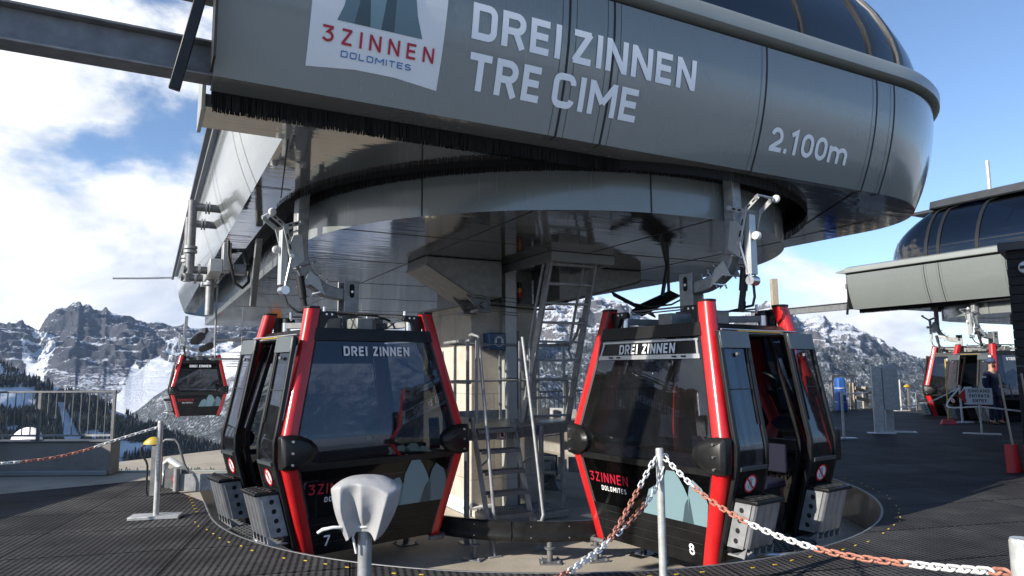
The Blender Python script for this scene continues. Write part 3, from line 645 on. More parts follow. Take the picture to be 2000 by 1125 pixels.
    # open sliding leaves with ski racks
    def leaf(y0, y1):
        sg = 1 if y0+y1 > 0 else -1; OFF = .105
        lx = lambda z: hd(z)+OFF+.06*max(0, (z-.9)/1.06)**1.3
        fy = lambda z: .70+.30*hw(z)/.83
        lf = lambda a, c, z0, z1, off=0, n=12: [[(Vec((lx(z)+off, (a+(c-a)*k/2)*fy(z), z)), Vec((1, 0, 0))) for k in range(3)] for z in [z0+(z1-z0)*i/n for i in range(n+1)]]
        ya, yb = min(y0, y1), max(y0, y1); fw = .05
        mb = MB(); mb.slab(lf(ya, ya+fw, -.13, 1.96), .045); mb.slab(lf(yb-fw, yb, -.13, 1.96), .045)
        mb.slab(lf(ya+fw, yb-fw, 1.80, 1.96, n=3), .04); mb.slab(lf(ya+fw, yb-fw, -.13, .02, n=3), .04)
        door = B(mb, 'door', 'black_satin', smooth=30, bevel=.008)
        mb = MB(); mb.slab(lf(ya+.008, yb-.008, 1.80, 1.965, .006, 3), .045); B(mb, 'door_head', 'door_grey', door, smooth=30, bevel=.006)
        mb = MB(); mb.slab(lf(ya+fw, yb-fw, .02, .70, 0, 6), .035); B(mb, 'door_panel', 'black_gloss', door, smooth=30)
        mb = MB(); mb.slab(lf(ya+fw, yb-fw, .70, .735, .012, 2), .05); B(mb, 'door_ledge', 'door_grey', door, smooth=30)
        mb = MB(); mb.grid([[p for p, _ in r] for r in lf(ya+fw, yb-fw, .735, 1.80, .004)]); B(mb, 'door_window', 'cabin_glass', door, recalc=False)
        mb = MB(); mb.slab(lf(ya+fw+.03, yb-fw-.02, 1.42, 1.427, .014, 1), .01); mb.slab(lf(yb-fw-.035 if sg < 0 else ya+fw+.02, yb-fw-.02 if sg < 0 else ya+fw+.035, 1.1, 1.8, .012), .012); B(mb, 'window_bead', 'black_satin', door)
        yc_ = (ya+yb)/2
        mb = MB(); p = Vec((lx(1.745)+.03, yc_*fy(1.745), 1.745)); mb.box(p, (.025, .05, .03)); B(mb, 'window_latch', 'galvanised_dark', door, bevel=.004)
        # prohibition sign
        z = .575; c = Vec((hd(z)+OFF+.022, yc_*fy(z), z)); tl = Vec((hd(z+.05)-hd(z-.05), 0, .1)).normalized(); ey = Vec((0, 1, 0)); nn = ey.cross(tl).normalized(); nn = nn if nn.x > 0 else -nn
        fr = (ey, tl, nn)
        mb = MB(); rr = .088
        mb.add([c]+[c+ey*rr*.98*cos(2*pi*k/32)+tl*rr*.98*sin(2*pi*k/32) for k in range(32)], [(0, 1+k, 1+(k+1) % 32) for k in range(32)], 0)
        q = c+nn*.0015; mb.grid([[q+ey*r_*cos(2*pi*k/32)+tl*r_*sin(2*pi*k/32) for k in range(32)] for r_ in (rr, rr*.80)], 1, True)
        for aa in (-.022, .018): mb.grid([[q+ey*(aa-.004)+tl*-.055, q+ey*(aa+.003)+tl*-.055], [q+ey*(aa+.012*(1 if aa < 0 else -1)-.003)+tl*.055, q+ey*(aa+.012*(1 if aa < 0 else -1)+.004)+tl*.055]], 2)
        q = c+nn*.003; dd = (ey*.72-tl*.7).normalized() if True else ey; e2 = nn.cross(dd); mb.grid([[q-dd*rr*.85-e2*.008, q-dd*rr*.85+e2*.008], [q+dd*rr*.85-e2*.008, q+dd*rr*.85+e2*.008]], 1)
        mb.build('prohibition_sign', ['white_paint', 'sign_red', 'sign_black'], door, smooth=0, recalc=False)
        # ski rack: top plate with holes, fluted aluminium body, perforated side plates, toothed foot
        zt, zl = .46, -.02; lean = Vec((hd(.46)-hd(-.02), 0, .48)).normalized(); w = (yb-ya)*.80; x0 = hd(zt)+OFF+.03
        def rk(a, y, h): return Vec((x0, yc_*.96, zt))+Vec((a, y, 0))+lean*h
        rack = B(MB().hexa([rk(0, -w/2, -.5), rk(.05, -w/2, -.5), rk(.05, w/2, -.5), rk(0, w/2, -.5), rk(0, -w/2, 0), rk(.05, -w/2, 0), rk(.05, w/2, 0), rk(0, w/2, 0)]), 'ski_rack', 'black_satin', door)
        mb = MB(); nf = 4; outline_ = [(.05, -w/2)]
        for k in range(nf):
            a0 = -w/2+w*k/nf; s_ = w/nf; outline_ += [(.20, a0+.008), (.215, a0+s_*.25), (.215, a0+s_*.62), (.18, a0+s_*.80), (.18, a0+s_*.97)]
        outline_ += [(.20, w/2-.004), (.05, w/2)]
        mb.grid([[rk(a, y, h) for a, y in outline_] for h in (-.04, -.44)]); B(mb, 'rack_body', 'alu', rack, smooth=20, recalc=False)
        mb = MB(); mb.hexa([rk(-.02, -w/2-.012, -.035), rk(.235, -w/2-.012, -.035), rk(.235, w/2+.012, -.035), rk(-.02, w/2+.012, -.035), rk(-.02, -w/2-.012, 0), rk(.225, -w/2-.012, 0), rk(.225, w/2+.012, 0), rk(-.02, w/2+.012, 0)]); B(mb, 'rack_top', 'black_satin', rack, bevel=.008)
        mb = MB()
        for k in range(nf):
            cc = rk(.135, -w/2+w*(k+.5)/nf, .002); mb.tube([cc+Vec((.065*cos(2*pi*j/16), .042*sin(2*pi*j/16), .001)) for j in range(16)], .006, 6, closed=True); mb.add([cc+Vec((.065*cos(2*pi*j/16), .042*sin(2*pi*j/16), .0015)) for j in range(16)], [tuple(range(16))], 1)
        mb.hexa([rk(.02, -w*.3, .001), rk(.05, -w*.3, .001), rk(.05, w*.3, .001), rk(.02, w*.3, .001), rk(.02, -w*.3, .004), rk(.05, -w*.3, .004), rk(.05, w*.3, .004), rk(.02, w*.3, .004)], 1)
        mb.build('rack_hole', ['black_satin', 'brush_black'], rack)
        for e in (-1, 1):
            mb = MB(); mb.hexa([rk(.0, e*w/2, -.45), rk(.17, e*w/2, -.45), rk(.17, e*(w/2+.006), -.45), rk(.0, e*(w/2+.006), -.45), rk(.0, e*w/2, -.036), rk(.17, e*w/2, -.036), rk(.17, e*(w/2+.006), -.036), rk(.0, e*(w/2+.006), -.036)], 0)
            for k in range(4):
                cc = rk(.08, e*(w/2+.0075), -.10-.095*k); mb.add([cc+Vec((.024*cos(2*pi*j/12), 0, .024*sin(2*pi*j/12))) for j in range(12)], [tuple(range(12))], 1)
            mb.build('rack_side', ['galvanised', 'brush_black'], rack)
        mb = MB(); mb.hexa([rk(.02, -w/2, -.53), rk(.21, -w/2, -.53), rk(.21, w/2, -.53), rk(.02, w/2, -.53), rk(.02, -w/2, -.515), rk(.21, -w/2, -.515), rk(.21, w/2, -.515), rk(.02, w/2, -.515)])
        for k in range(nf+1):
            y = -w/2+w*k/nf; mb.add([rk(.212, y-.02, -.53), rk(.212, y+.02, -.53), rk(.205, y, -.43), rk(.12, y, -.52)], [(0, 1, 2), (0, 2, 3), (1, 2, 3)])
        B(mb, 'rack_foot', 'galvanised', rack)
        return door
    leaf(.33, .80); leaf(-.80, -.33)
    # step
    mb = MB(); arcp = [(.70, -.62)]+[(.70+.56*sin(pi*k/20)**.6, -.62+1.24*k/20) for k in range(1, 20)]+[(.70, .62)]
    mb.prism(arcp, (0, 0, -.10), (1, 0, 0), (0, 1, 0), .05); st = B(mb, 'step_plate', 'black_satin', bevel=.008)
    mb = MB(); mb.tube([(a+.004, c*1.005, -.068) for a, c in arcp], .02, 8); B(mb, 'step_rim', 'alu', st)
    mb = MB(); rr = random.Random(1)
    for i in range(13):
        for j in range(29):
            x, y = .74+i*.042, -.575+j*.041
            if x > .69+.54*sin(pi*(y+.62)/1.24)**.6: continue
            s_ = 1 if (i+j) % 2 else -1; mb.bar((x-.011*s_, y-.011, -.046), (x+.011*s_, y+.011, -.046), .007, .005)
    B(mb, 'step_tread', 'tread_plate', st)
    # benches facing each other
    for sy in (1, -1):
        mb = MB(); mb.b2((-.66, sy*.66 if sy < 0 else .30, .36), (.62, -.30 if sy < 0 else .66, .45)); bn = B(mb, 'bench', 'seat_fabric', bevel=.03, seg=3)
        mb = MB(); mb.b2((-.66, sy*.70-.045, .50), (.62, sy*.70+.01, .80)); B(mb, 'backrest', 'seat_fabric', bn, bevel=.02, seg=3)
        mb = MB(); mb.b2((-.62, sy*.60-.03, 0), (.6, sy*.60+.03, .36)); B(mb, 'bench_support', 'alu', bn)
    # timetable leaflet stuck inside the window
    mb = MB(); f0 = lambda s, z: face(1, s, z, -.012)
    mb.add([f0(.60, .74), f0(.74, .74), f0(.74, 1.08), f0(.60, 1.08)], [(0, 1, 2, 3)], 0)
    mb.add([f0(.605, .745)+Vec((0, .002, 0)), f0(.735, .745)+Vec((0, .002, 0)), f0(.735, .78)+Vec((0, .002, 0)), f0(.605, .78)+Vec((0, .002, 0))], [(0, 1, 2, 3)], 1)
    mb.add([f0(.605, .93)+Vec((0, .002, 0)), f0(.735, .93)+Vec((0, .002, 0)), f0(.735, .97)+Vec((0, .002, 0)), f0(.605, .97)+Vec((0, .002, 0))], [(0, 1, 2, 3)], 1)
    mb.add([f0(.605, .97)+Vec((0, .002, 0)), f0(.735, .97)+Vec((0, .002, 0)), f0(.735, 1.07)+Vec((0, .002, 0)), f0(.605, 1.07)+Vec((0, .002, 0))], [(0, 1, 2, 3)], 2)
    mb.build('timetable_leaflet', ['poster', 'sign_red', 'peak_mid'], root, smooth=0, recalc=False)
    # guide shoes at the wheel-side feet
    for sy in (1, -1):
        c = Vec((-hd(-.22), sy*.70, -.235)); mb = MB(); mb.tube([c+Vec((.10, sy*.10, 0)), c+Vec((-.06, sy*.13, 0)), c+Vec((-.13, sy*.03, 0)), c+Vec((-.11, -sy*.12, 0))], .025, 8); B(mb, 'guide_shoe', 'galvanised_dark', smooth=60)
    # roof gear: cross beam, arms with dampers, rods
    mb = MB(); mb.b2((-.42, -.10, 2.06), (.42, .10, 2.22)); mb.b2((-.10, -.44, 2.065), (.10, .44, 2.20)); bm_ = B(mb, 'roof_beam', 'cast_grey', bevel=.012)
    mb = MB(); mb.b2((-.13, -.13, 2.05), (.13, .13, 2.24)); B(mb, 'beam_joint', 'galvanised_dark', bm_, bevel=.008)
    for sx in (1, -1):
        for sy in (1, -1):
            e = Vec((sx*(hd(2.2)-.17), sy*(hw(2.2)-.10), 2.14)); mb = MB(); mb.bar((sx*.34, sy*.05, 2.13), e, .07, .07); ar = B(mb, 'damper_arm', 'galvanised_dark', bevel=.006)
            mb = MB(); mb.cyl(e-Vec((0, 0, .08)), e+Vec((0, 0, .035)), .05, n=14); B(mb, 'damper', 'steel_bright', ar)
            mb = MB(); mb.cyl(e+Vec((0, 0, .035)), e+Vec((0, 0, .085)), .045, n=14); B(mb, 'damper_boot', 'rubber_black', ar)
            mb = MB(); px_, py_ = hd(2.2)-.07, hw(2.2)-.02
            mb.prism([(px_, 1.96), (px_+.02, 2.24), (px_-.22, 2.24), (px_-.24, 2.18), (px_-.13, 2.16), (px_-.06, 2.02)] if sx > 0 else [(-px_, 1.96), (-px_-.02, 2.24), (-px_+.22, 2.24), (-px_+.24, 2.18), (-px_+.13, 2.16), (-px_+.06, 2.02)][::-1], (0, sy*py_+.02, 0), (1, 0, 0), (0, 0, 1), .05); br = B(mb, 'post_bracket', 'black_satin', bevel=.005)
            mb = MB()
            for dx in (.10, .16): mb.cyl((sx*(px_-dx), sy*py_-.035, 2.21), (sx*(px_-dx), sy*py_+.03, 2.21), .012, n=8)
            B(mb, 'bolt', 'steel_bright', br)
    mb = MB()
    for sy in (1, -1):
        mb.tube([(-.5, sy*.46, 2.25), (.5, sy*.46, 2.25)], .010, 8); mb.tube([(-.5, sy*.44, 2.22), (.1, sy*.12, 2.26)], .008, 8); mb.tube([(.5, sy*.44, 2.22), (-.1, sy*.12, 2.26)], .008, 8)
        for q in (-.5, .5): mb.cyl((q, sy*.46, 2.20), (q, sy*.46, 2.30), .018, n=8)
    B(mb, 'tie_rod', 'steel_bright')
    mb = MB(); mb.tube([(.62, .1, 2.30), (.5, .25, 2.25), (.2, .36, 2.24), (-.2, .30, 2.25), (-.45, .2, 2.2)], .014, 8); B(mb, 'cable', 'rubber_black', smooth=60)
    # hanger: bracket on the roof, bent arm out and up into the slot
    mb = MB()
    for sy in (1, -1): mb.b2((-.09, sy*.085-.012, 2.16), (.09, sy*.085+.012, 2.66))
    mb.b2((-.09, -.085, 2.22), (-.07, .085, 2.30)); hb = B(mb, 'hanger_bracket', 'galvanised', bevel=.006)
    for sy in (1, -1):
        mb = MB(); pts = [(0.032*cos(a), (.05 if sin(a) >= 0 else -.05)+.032*sin(a)) for a in [2*pi*k/20 for k in range(20)]]
        mb.add([(a, sy*.0985, 2.54+c) for a, c in pts], [tuple(range(20))], 0); mb.cyl((0, sy*.099, 2.53), (0, sy*.108, 2.53), .016, n=10, mi=1); mb.build('bracket_slot', ['brush_black', 'steel_bright'], hb)
    cl = [Vec((-.02, 0, 2.50)), Vec((.12, 0, 2.50))]+[Vec((.12+.48*sin(a), 0, 2.98-.48*cos(a))) for a in [pi/2*k/12 for k in range(1, 13)]]+[Vec((.60, 0, 3.4)), Vec((.58, 0, 3.92))]
    mb = MB(); rows = []
    for i, p in enumerate(cl):
        t = (cl[min(i+1, len(cl)-1)]-cl[max(i-1, 0)]).normalized(); n_ = Vec((-t.z, 0, t.x)); w2, h2 = .065, .068
        rows.append([p+n_*h2+Vec((0, w2, 0)), p+n_*h2-Vec((0, w2, 0)), p-n_*h2-Vec((0, w2, 0)), p-n_*h2+Vec((0, w2, 0))])
    mb.grid(rows, 0, True); mb.add(rows[0], [(0, 1, 2, 3)]); arm = B(mb, 'hanger_arm', 'galvanised', smooth=30, bevel=.014)
    for i in (4, 6, 9):                                     # clamps round the arm
        p = cl[i+1]; t = (cl[i+2]-cl[i]).normalized(); n_ = Vec((-t.z, 0, t.x)); mb = MB()
        for sy in (1, -1): mb.tube([p+n_*.12+Vec((0, sy*.078, 0)), p-n_*.12+Vec((0, sy*.078, 0))], .008, 6)
        mb.bar(p+n_*.075+Vec((0, -.1, 0)), p+n_*.075+Vec((0, .1, 0)), .014, .014); mb.bar(p-n_*.075+Vec((0, -.1, 0)), p-n_*.075+Vec((0, .1, 0)), .014, .014); B(mb, 'arm_clamp', 'steel_bright', arm)
    for gy in (.075, -.087):
        mb = MB(); mb.prism([(.32, 2.46), (.50, 2.58), (.60, 2.56), (.52, 2.74), (.40, 2.66)], (0, gy, 0), (1, 0, 0), (0, 0, 1), -.012); mb.prism([(.58, 2.84), (.72, 2.74), (.78, 2.95), (.72, 3.12), (.62, 3.14)], (0, gy, 0), (1, 0, 0), (0, 0, 1), -.012); B(mb, 'gusset_plate', 'zinc_white', arm, bevel=.003)
    mb = MB(); mb.tube([(.64, .10, 2.66), (.60, .11, 2.42)], .045, 12); mb.tube([(.60, .11, 2.42), (.55, .12, 2.20)], .034, 12); B(mb, 'gas_spring', 'rubber_black', arm)
    # door-opening linkage outside the arm
    n0 = set(o.name for o in arm.children)
    mb = MB(); mb.b2((.86, -.05, 2.56), (.93, -.04, 3.18)); mb.b2((.86, .04, 2.56), (.93, .05, 3.18)); mb.b2((.925, -.05, 2.56), (.935, .05, 3.18)); ch = B(mb, 'linkage_channel', 'zinc_white', arm, bevel=.004)
    for ly in (.115, -.115):
        mb = MB()
        for (a, c) in (((.74, 3.27), (.93, 3.20)), ((.93, 3.20), (1.10, 3.32)), ((.93, 3.20), (.84, 2.88))):
            d_ = Vec((c[0]-a[0], 0, c[1]-a[1])); n_ = Vec((-d_.z, 0, d_.x)).normalized(); mb.bar((a[0], ly, a[1]), (c[0], ly, c[1]), .012, .05, n_)
            for t0, t1 in ((.25, .45), (.6, .8)): mb.bar(Vec((a[0], ly-.008*(1 if ly < 0 else -1), a[1]))+d_*t0, Vec((a[0], ly-.008*(1 if ly < 0 else -1), a[1]))+d_*t1, .004, .018, n_, 2)
        for q in ((.74, 3.27), (.93, 3.20), (.84, 2.88), (1.08, 3.31)): mb.cyl((q[0], ly-.012, q[1]), (q[0], ly+.012, q[1]), .026, n=12, mi=1)
        mb.build('lever', ['zinc_white', 'steel_bright', 'brush_black'], arm, bevel=.002)
    mb = MB(); mb.cyl((1.10, -.13, 3.33), (1.10, .18, 3.33), .012, n=10, mi=1); mb.lathe([(.015, 0), (.034, .006), (.042, .018), (.042, .036), (.034, .048), (.015, .052)], (1.10, .15, 3.33), 18, 0, (Vec((1, 0, 0)), Vec((0, 0, 1)), Vec((0, 1, 0)))); mb.build('guide_roller', ['chain_white', 'steel_bright'], arm)
    mb = MB(); mb.lathe([(.02, 0), (.04, .006), (.045, .02), (.045, .05), (.02, .06)], (.975, -.03, 2.95), 18, 0, (Vec((1, 0, 0)), Vec((0, 0, 1)), Vec((0, 1, 0)))); mb.build('guide_roller', 'chain_white', arm)
    mb = MB(); mb.tube([(.84, .10, 2.88), (.90, .06, 2.48)], .012, 8); mb.tube([(.84, -.10, 2.88), (.90, -.02, 2.48)], .012, 8); mb.cyl((.89, -.03, 2.50), (.89, .08, 2.50), .05, n=12); mb.tube([(.89, .03, 2.46), (.86, .08, 2.34), (.78, .15, 2.26), (.66, .16, 2.25)], .014, 8, 1); mb.build('pull_rod', ['steel_bright', 'rubber_black'], arm)
    for ch_ in arm.children:
        if ch_.name not in n0: ch_.location.x -= .10
    return root
cab7 = make_cabin()
def cab_at(root, x, y, ang, z=0): root.location = (x, y, z); root.rotation_euler.z = ang
cab_at(cab7, -1.94, 8.03, R(219.9))
cab8 = copy_tree(cab7); cab_at(cab8, 2.0, 7.56, R(-55.8))
tag(cab8, 'black and red gondola cabin numbered eight, right of the stair')
cab6 = copy_tree(cab7); c6 = W(-3.15, 23.2); cab_at(cab6, c6.x, c6.y, AX+pi)
tag(cab6, 'small distant gondola cabin numbered six, hanging beyond the station against the mountains')
def number(cab, ch, sy):
    s0 = -.60 if sy > 0 else .545
    pl = lambda s, t: (Vec((-sy*(s0+s), sy*(hw(-.12+t)+.055), -.12+t)), Vec((0, sy, 0)))
    letter_mesh(MB(), ch, pl, .105, .065, h=.085, off=.02).build('cabin_number', 'letter_white', cab, smooth=0, recalc=False)
number(cab7, '7', 1); number(cab8, '8', -1); number(cab6, '6', -1)
for c in (cab7, cab8, cab6): c['group'] = 'gondola cabins of the near lift'
# ------------------------------------------------------------------ decks, trench, terrace (structure)
def uvp(v, u): p = W(v, u); return (p.x, p.y)
RT = 4.3
trench = [uvp(RT*cos(a), RT*sin(a)) for a in [-pi*k/72 for k in range(73)]]
back_l, back_r = uvp(-RT, 11), uvp(RT, 11)
# rubber matting: everything in front of the line behind the near gondolas and the whole right side
matl = [(-40, -14), (24, -14), (24, 27.2), (13.2, 27.2)]
pr = uvp(RT, 9); pl = uvp(-RT, .9)
mat_poly = [(-40, 1.99), (-3, 2.6), (30, 2.6), (30, 27.0), (12.6, 27.0), (9.4, 21.5), uvp(RT, 9)]+trench+[uvp(-RT, .9)]
g1, g2 = atz(290, 937), atz(0, 965)
mat_poly += [(g1.x, g1.y), (g2.x, g2.y), (-40, 2.05)]
deck = sheet('platform_deck', mat_poly, [], 0.0, 'rubber_mat'); tag(deck, kind='structure')
mb = MB(); ed = [uvp(-RT, .9)]+trench[::-1]+[uvp(RT, 9)]
mb.grid([[(x, y, z) for x, y in ed] for z in (0, -.5)]); tag(mb.build('trench_wall', 'concrete_wall', smooth=30, recalc=False), kind='structure')
mb = MB(); mb.tube([(x, y, -.012) for x, y in ed], .018, 6); tag(mb.build('trench_edge', 'galvanised_dark', smooth=60), kind='structure')
pf = sheet('trench_floor', [(-12, 3.5), (14, 3.5), (14, 21), (-6, 22), (-12, 12)], [], -.5, 'concrete_floor'); tag(pf, kind='structure')
# concrete terrace on the left with its drop-off
e0, e1 = atz(0, 925), atz(420, 921)
ter = [(g2.x, g2.y), (g1.x, g1.y), uvp(-RT, .9), uvp(-RT, 2.6), (e1.x, e1.y), (-6.46, 11.25), (-30, 11.4), (-40, 2.0)]
MBx = MB(); k = len(ter); MBx.prism(ter[::-1] if False else ter, (0, 0, -.45), (1, 0, 0), (0, 1, 0), .446)
tag(MBx.build('terrace', 'concrete_floor', smooth=0), kind='structure')
# island of asphalt between the two lines
isl = [uvp(-1.75, 3.2), uvp(1.9, 2.6), uvp(1.9, 5.5), uvp(1.2, 6.3), uvp(-1.75, 6.3)]
tag(MB().prism(isl, (0, 0, -.5), (1, 0, 0), (0, 1, 0), .50).build('asphalt_island', 'asphalt', smooth=0), kind='structure')
a, b_ = W(-1.7, 4.35, .004), W(1.85, 2.95, .004); dd = (b_-a).normalized(); nn = Vec((-dd.y, dd.x, 0))*.05
tag(MB().add([a-nn, b_-nn, b_+nn, a+nn], [(0, 1, 2, 3)]).build('yellow_line', 'line_yellow', smooth=0), kind='structure')
a, b_ = W(-1.7, 5.7, 0), W(1.3, 5.7, 0); tag(MB().bar(a+Vec((0, 0, .05)), b_+Vec((0, 0, .05)), .35, .1).build('kerb', 'concrete_floor', smooth=0, bevel=.01), kind='structure')
# yellow studs in the matting round the trench
rnd = random.Random(5)
stud0 = None
for i in range(62):
    a = -pi*(i+.5)/62; rr = 4.47+rnd.uniform(-.02, .02)
    if i % 9 == 7: continue
    v, u = rr*cos(a), rr*sin(a)
    p = W(v, u, .001)
    if stud0 is None:
        stud0 = MB().prism([(-.020, -.008), (.020, -.008), (.020, .008), (-.020, .008)], (0, 0, 0), (1, 0, 0), (0, 1, 0), .007).build('floor_stud', 'yellow_plastic', bevel=.003); o = stud0
    else:
        o = stud0.copy(); COL.objects.link(o)
    o.location = p; o.rotation_euler.z = AX+a+pi/2*1+rnd.uniform(-.1, .1)
    tag(o, 'small yellow stud set in the rubber matting along the trench edge', 'stud', 'yellow studs round the trench')
for i in range(9):
    o = stud0.copy(); COL.objects.link(o); o.location = W(-4.42-.004*i, .25+.21*i, .001); o.rotation_euler.z = AX
# ------------------------------------------------------------------ access stair, platform and ladder in front of the column
def lw(v, u, z): return W(v, u, z)
acc = thing('access_ladder', 'galvanised steel stair, round landing and ladder in front of the concrete column', 'ladder', tuple(W(-.4, -.3, -.5)))
def AB(mb, n, m, par=None, **k):
    o = mb.build(n, m, None, **k); o.parent = par or acc; 
    o.matrix_parent_inverse = Matrix.Translation(-acc.location) if par is None else Matrix.Identity(4)
    return o
V3, U3 = Vec((cos(AX), sin(AX), 0)), Vec((-sin(AX), cos(AX), 0)); Z3 = Vec((0, 0, 1))
# landing
lp = [(-1.42, -.74), (-.70, -.74), (-.62, -.66), (.42, -.30), (.62, -.05), (.66, .25), (.5, .55), (-1.0, .55), (-1.28, .40), (-1.45, .05)]
mb = MB(); mb.prism(lp, W(0, 0, .855), V3, U3, .03); pf_ = AB(mb, 'landing_grate', 'tread_plate')
mb = MB(); L2 = lp[4:]+lp[:1]
mb.grid([[W(v, u, z) for v, u in L2] for z in (.80, 1.02)]); mb.grid([[W(v*1.006, u*1.006+.004, z) for v, u in L2] for z in (1.02, .80)]); AB(mb, 'toe_board', 'galvanised', smooth=30)
mb = MB()
for a, c in zip(lp[:5], lp[1:5]): mb.bar(W(*a, .80), W(*c, .80), .02, .13)
AB(mb, 'landing_beam', 'galvanised_dark')
for v, u in ((-1.44, -.70), (-.30, -.58), (.58, .30)):
    mb = MB(); mb.cyl(W(v, u, -.5), W(v, u, .86), .035, n=14); mb.cyl(W(v, u, -.1), W(v, u, -.06), .04, n=14); mb.box(W(v, u, -.492), (.16, .16, .014), (V3, U3, Z3)); AB(mb, 'support_leg', 'galvanised', smooth=40)
# lower stair
fl, fr_ = W(-1.42, -1.40, -.5), W(-.82, -1.38, -.5); tl, tr = W(-1.40, -.76, 1.02), W(-.84, -.76, 1.02)
for a, c in ((fl, tl), (fr_, tr)):
    mb = MB(); mb.bar(a, c, .018, .11, V3.cross(c-a)); mb.box(a+Vec((0, 0, .008)), (.16, .12, .014), (V3, U3, Z3)); AB(mb, 'stringer', 'galvanised', bevel=.003)
for i in range(6):
    t = (i+.75)/6.4; a, c = fl.lerp(tl, t)+V3*.015, fr_.lerp(tr, t)-V3*.015
    mb = MB(); mb.bar(a, c, .20, .012); mb.bar(a-U3*.10-Vec((0, 0, .012)), c-U3*.10-Vec((0, 0, .012)), .006, .045)
    for k in range(12): q = a.lerp(c, (k+.5)/12); mb.bar(q-U3*.09+Vec((0, 0, .008)), q+U3*.09+Vec((0, 0, .008)), .006, .008)
    AB(mb, 'tread', 'galvanised_dark')
for a, c, s_ in ((fl, tl, -1), (fr_, tr, 1)):
    o_ = -U3*.26+V3*(.03*s_)
    p0, p1 = a+(c-a)*.20+o_, c+o_+Vec((0, 0, 1.0)); 
    top = c+U3*.0+Vec((0, 0, .98))
    pts = [a+(c-a)*.25, a+(c-a)*.21-U3*.13, a+(c-a)*.215-U3*.22, a+(c-a)*.27+o_, p1*.5+(a+(c-a)*.2+o_)*.5, p1]
    if s_ < 0: pts += [top+V3*-.02-U3*.06+Vec((0, 0, .05)), top+Vec((0, 0, .05))+U3*.05]
    mb = MB(); mb.tube(pts, .021, 10); AB(mb, 'handrail', 'galvanised', smooth=60)
    mb = MB(); q = a+(c-a)*.62; mb.bar(q, q-U3*.25+Vec((0, 0, .12)), .03, .012); AB(mb, 'handrail_bracket', 'galvanised')
# landing railing
rp = [(-1.40, -.72), (-1.44, -.25), (-1.38, .18), (-1.1, .48), (-.6, .52), (.2, .52), (.50, .48), (.62, .22)]
mb = MB(); mb.tube([W(v, u, 1.98) for v, u in rp]+[W(.60, .02, 2.0), W(.58, -.15, 2.12), W(.57, -.28, 2.35)], .022, 10); AB(mb, 'top_rail', 'galvanised', smooth=60)
mb = MB(); mb.tube([W(v, u, 1.45) for v, u in rp], .018, 10); AB(mb, 'knee_rail', 'galvanised', smooth=60)
for v, u in ((-1.41, -.66), (-1.1, .48), (-.35, .52), (.3, .52), (.6, .25)):
    mb = MB(); mb.bar(W(v, u, .82), W(v, u, 1.97), .045, .014, U3); AB(mb, 'railing_post', 'galvanised', bevel=.002)
for v, u in ((-1.36, -.82), (-.72, -.78), (-.42, -.52)):
    mb = MB(); mb.bar(W(v, u, .95), W(v, u, 1.98), .02, .03, V3); AB(mb, 'railing_post', 'galvanised')
# ladder leaning out under the hatch
bl, br_ = W(-.34, -.12, .80), W(.40, -.12, .80); ul, ur = W(-.26, -.84, 3.16), W(.46, -.84, 3.16)
for a, c in ((bl, ul), (br_, ur)):
    mb = MB(); mb.bar(a, c, .035, .12, V3.cross(c-a)); AB(mb, 'ladder_rail', 'galvanised', bevel=.003)
for i in range(9):
    t = (i+.6)/9.1; a, c = bl.lerp(ul, t), br_.lerp(ur, t); mb = MB(); mb.bar(a, c, .10, .03); AB(mb, 'rung', 'galvanised', bevel=.004)
for a, c, s_ in ((bl, ul, -1), (br_, ur, 1)):
    o_ = U3*.24+V3*(-.03*s_); mb = MB(); mb.tube([a.lerp(c, .40)+U3*.02, a.lerp(c, .40)+U3*.16, a.lerp(c, .46)+o_, a.lerp(c, .7)+o_, c+o_*.9], .02, 10); AB(mb, 'handrail', 'galvanised', smooth=60)
# no-entry plate on the landing beam
def sign_disc(mb, c, ex, ez, r, face=None):
    n_ = ex.cross(ez).normalized(); n_ = n_ if n_.y < 0 else -n_
    mb.add([c+ex*r*cos(2*pi*k/28)+ez*r*sin(2*pi*k/28)+n_*.002 for k in range(28)], [tuple(range(28))], 0)
    mb.grid([[c+ex*q*cos(2*pi*k/28)+ez*q*sin(2*pi*k/28)+n_*.004 for k in range(28)] for q in (r, r*.82)], 1, True)
    hand = [(-.25, -.45), (.25, -.45), (.36, .05), (.27, .42), (.1, .5), (-.12, .48), (-.3, .35), (-.38, 0)]
    mb.add([c+ex*r*a+ez*r*b+n_*.005 for a, b in hand], [tuple(range(8))], 2)
    d = (ex*-.7+ez*.7); e = (ex*.7+ez*.7)*r*.08; mb.add([c-d*r*.85-e+n_*.007, c-d*r*.85+e+n_*.007, c+d*r*.85+e+n_*.007, c+d*r*.85-e+n_*.007], [(0, 1, 2, 3)], 1)
c = atz(968, 845, .79); c = W(-.98, -.765, .79)
mb = MB(); sign_disc(mb, c-U3*.004, V3, Z3, .055); mb.box(c+U3*.002, (.14, .006, .13), (V3, U3, Z3), 3)
AB(mb, 'no_touch_sign', ['white_paint', 'sign_red', 'sign_black', 'alu'], smooth=0, recalc=False)
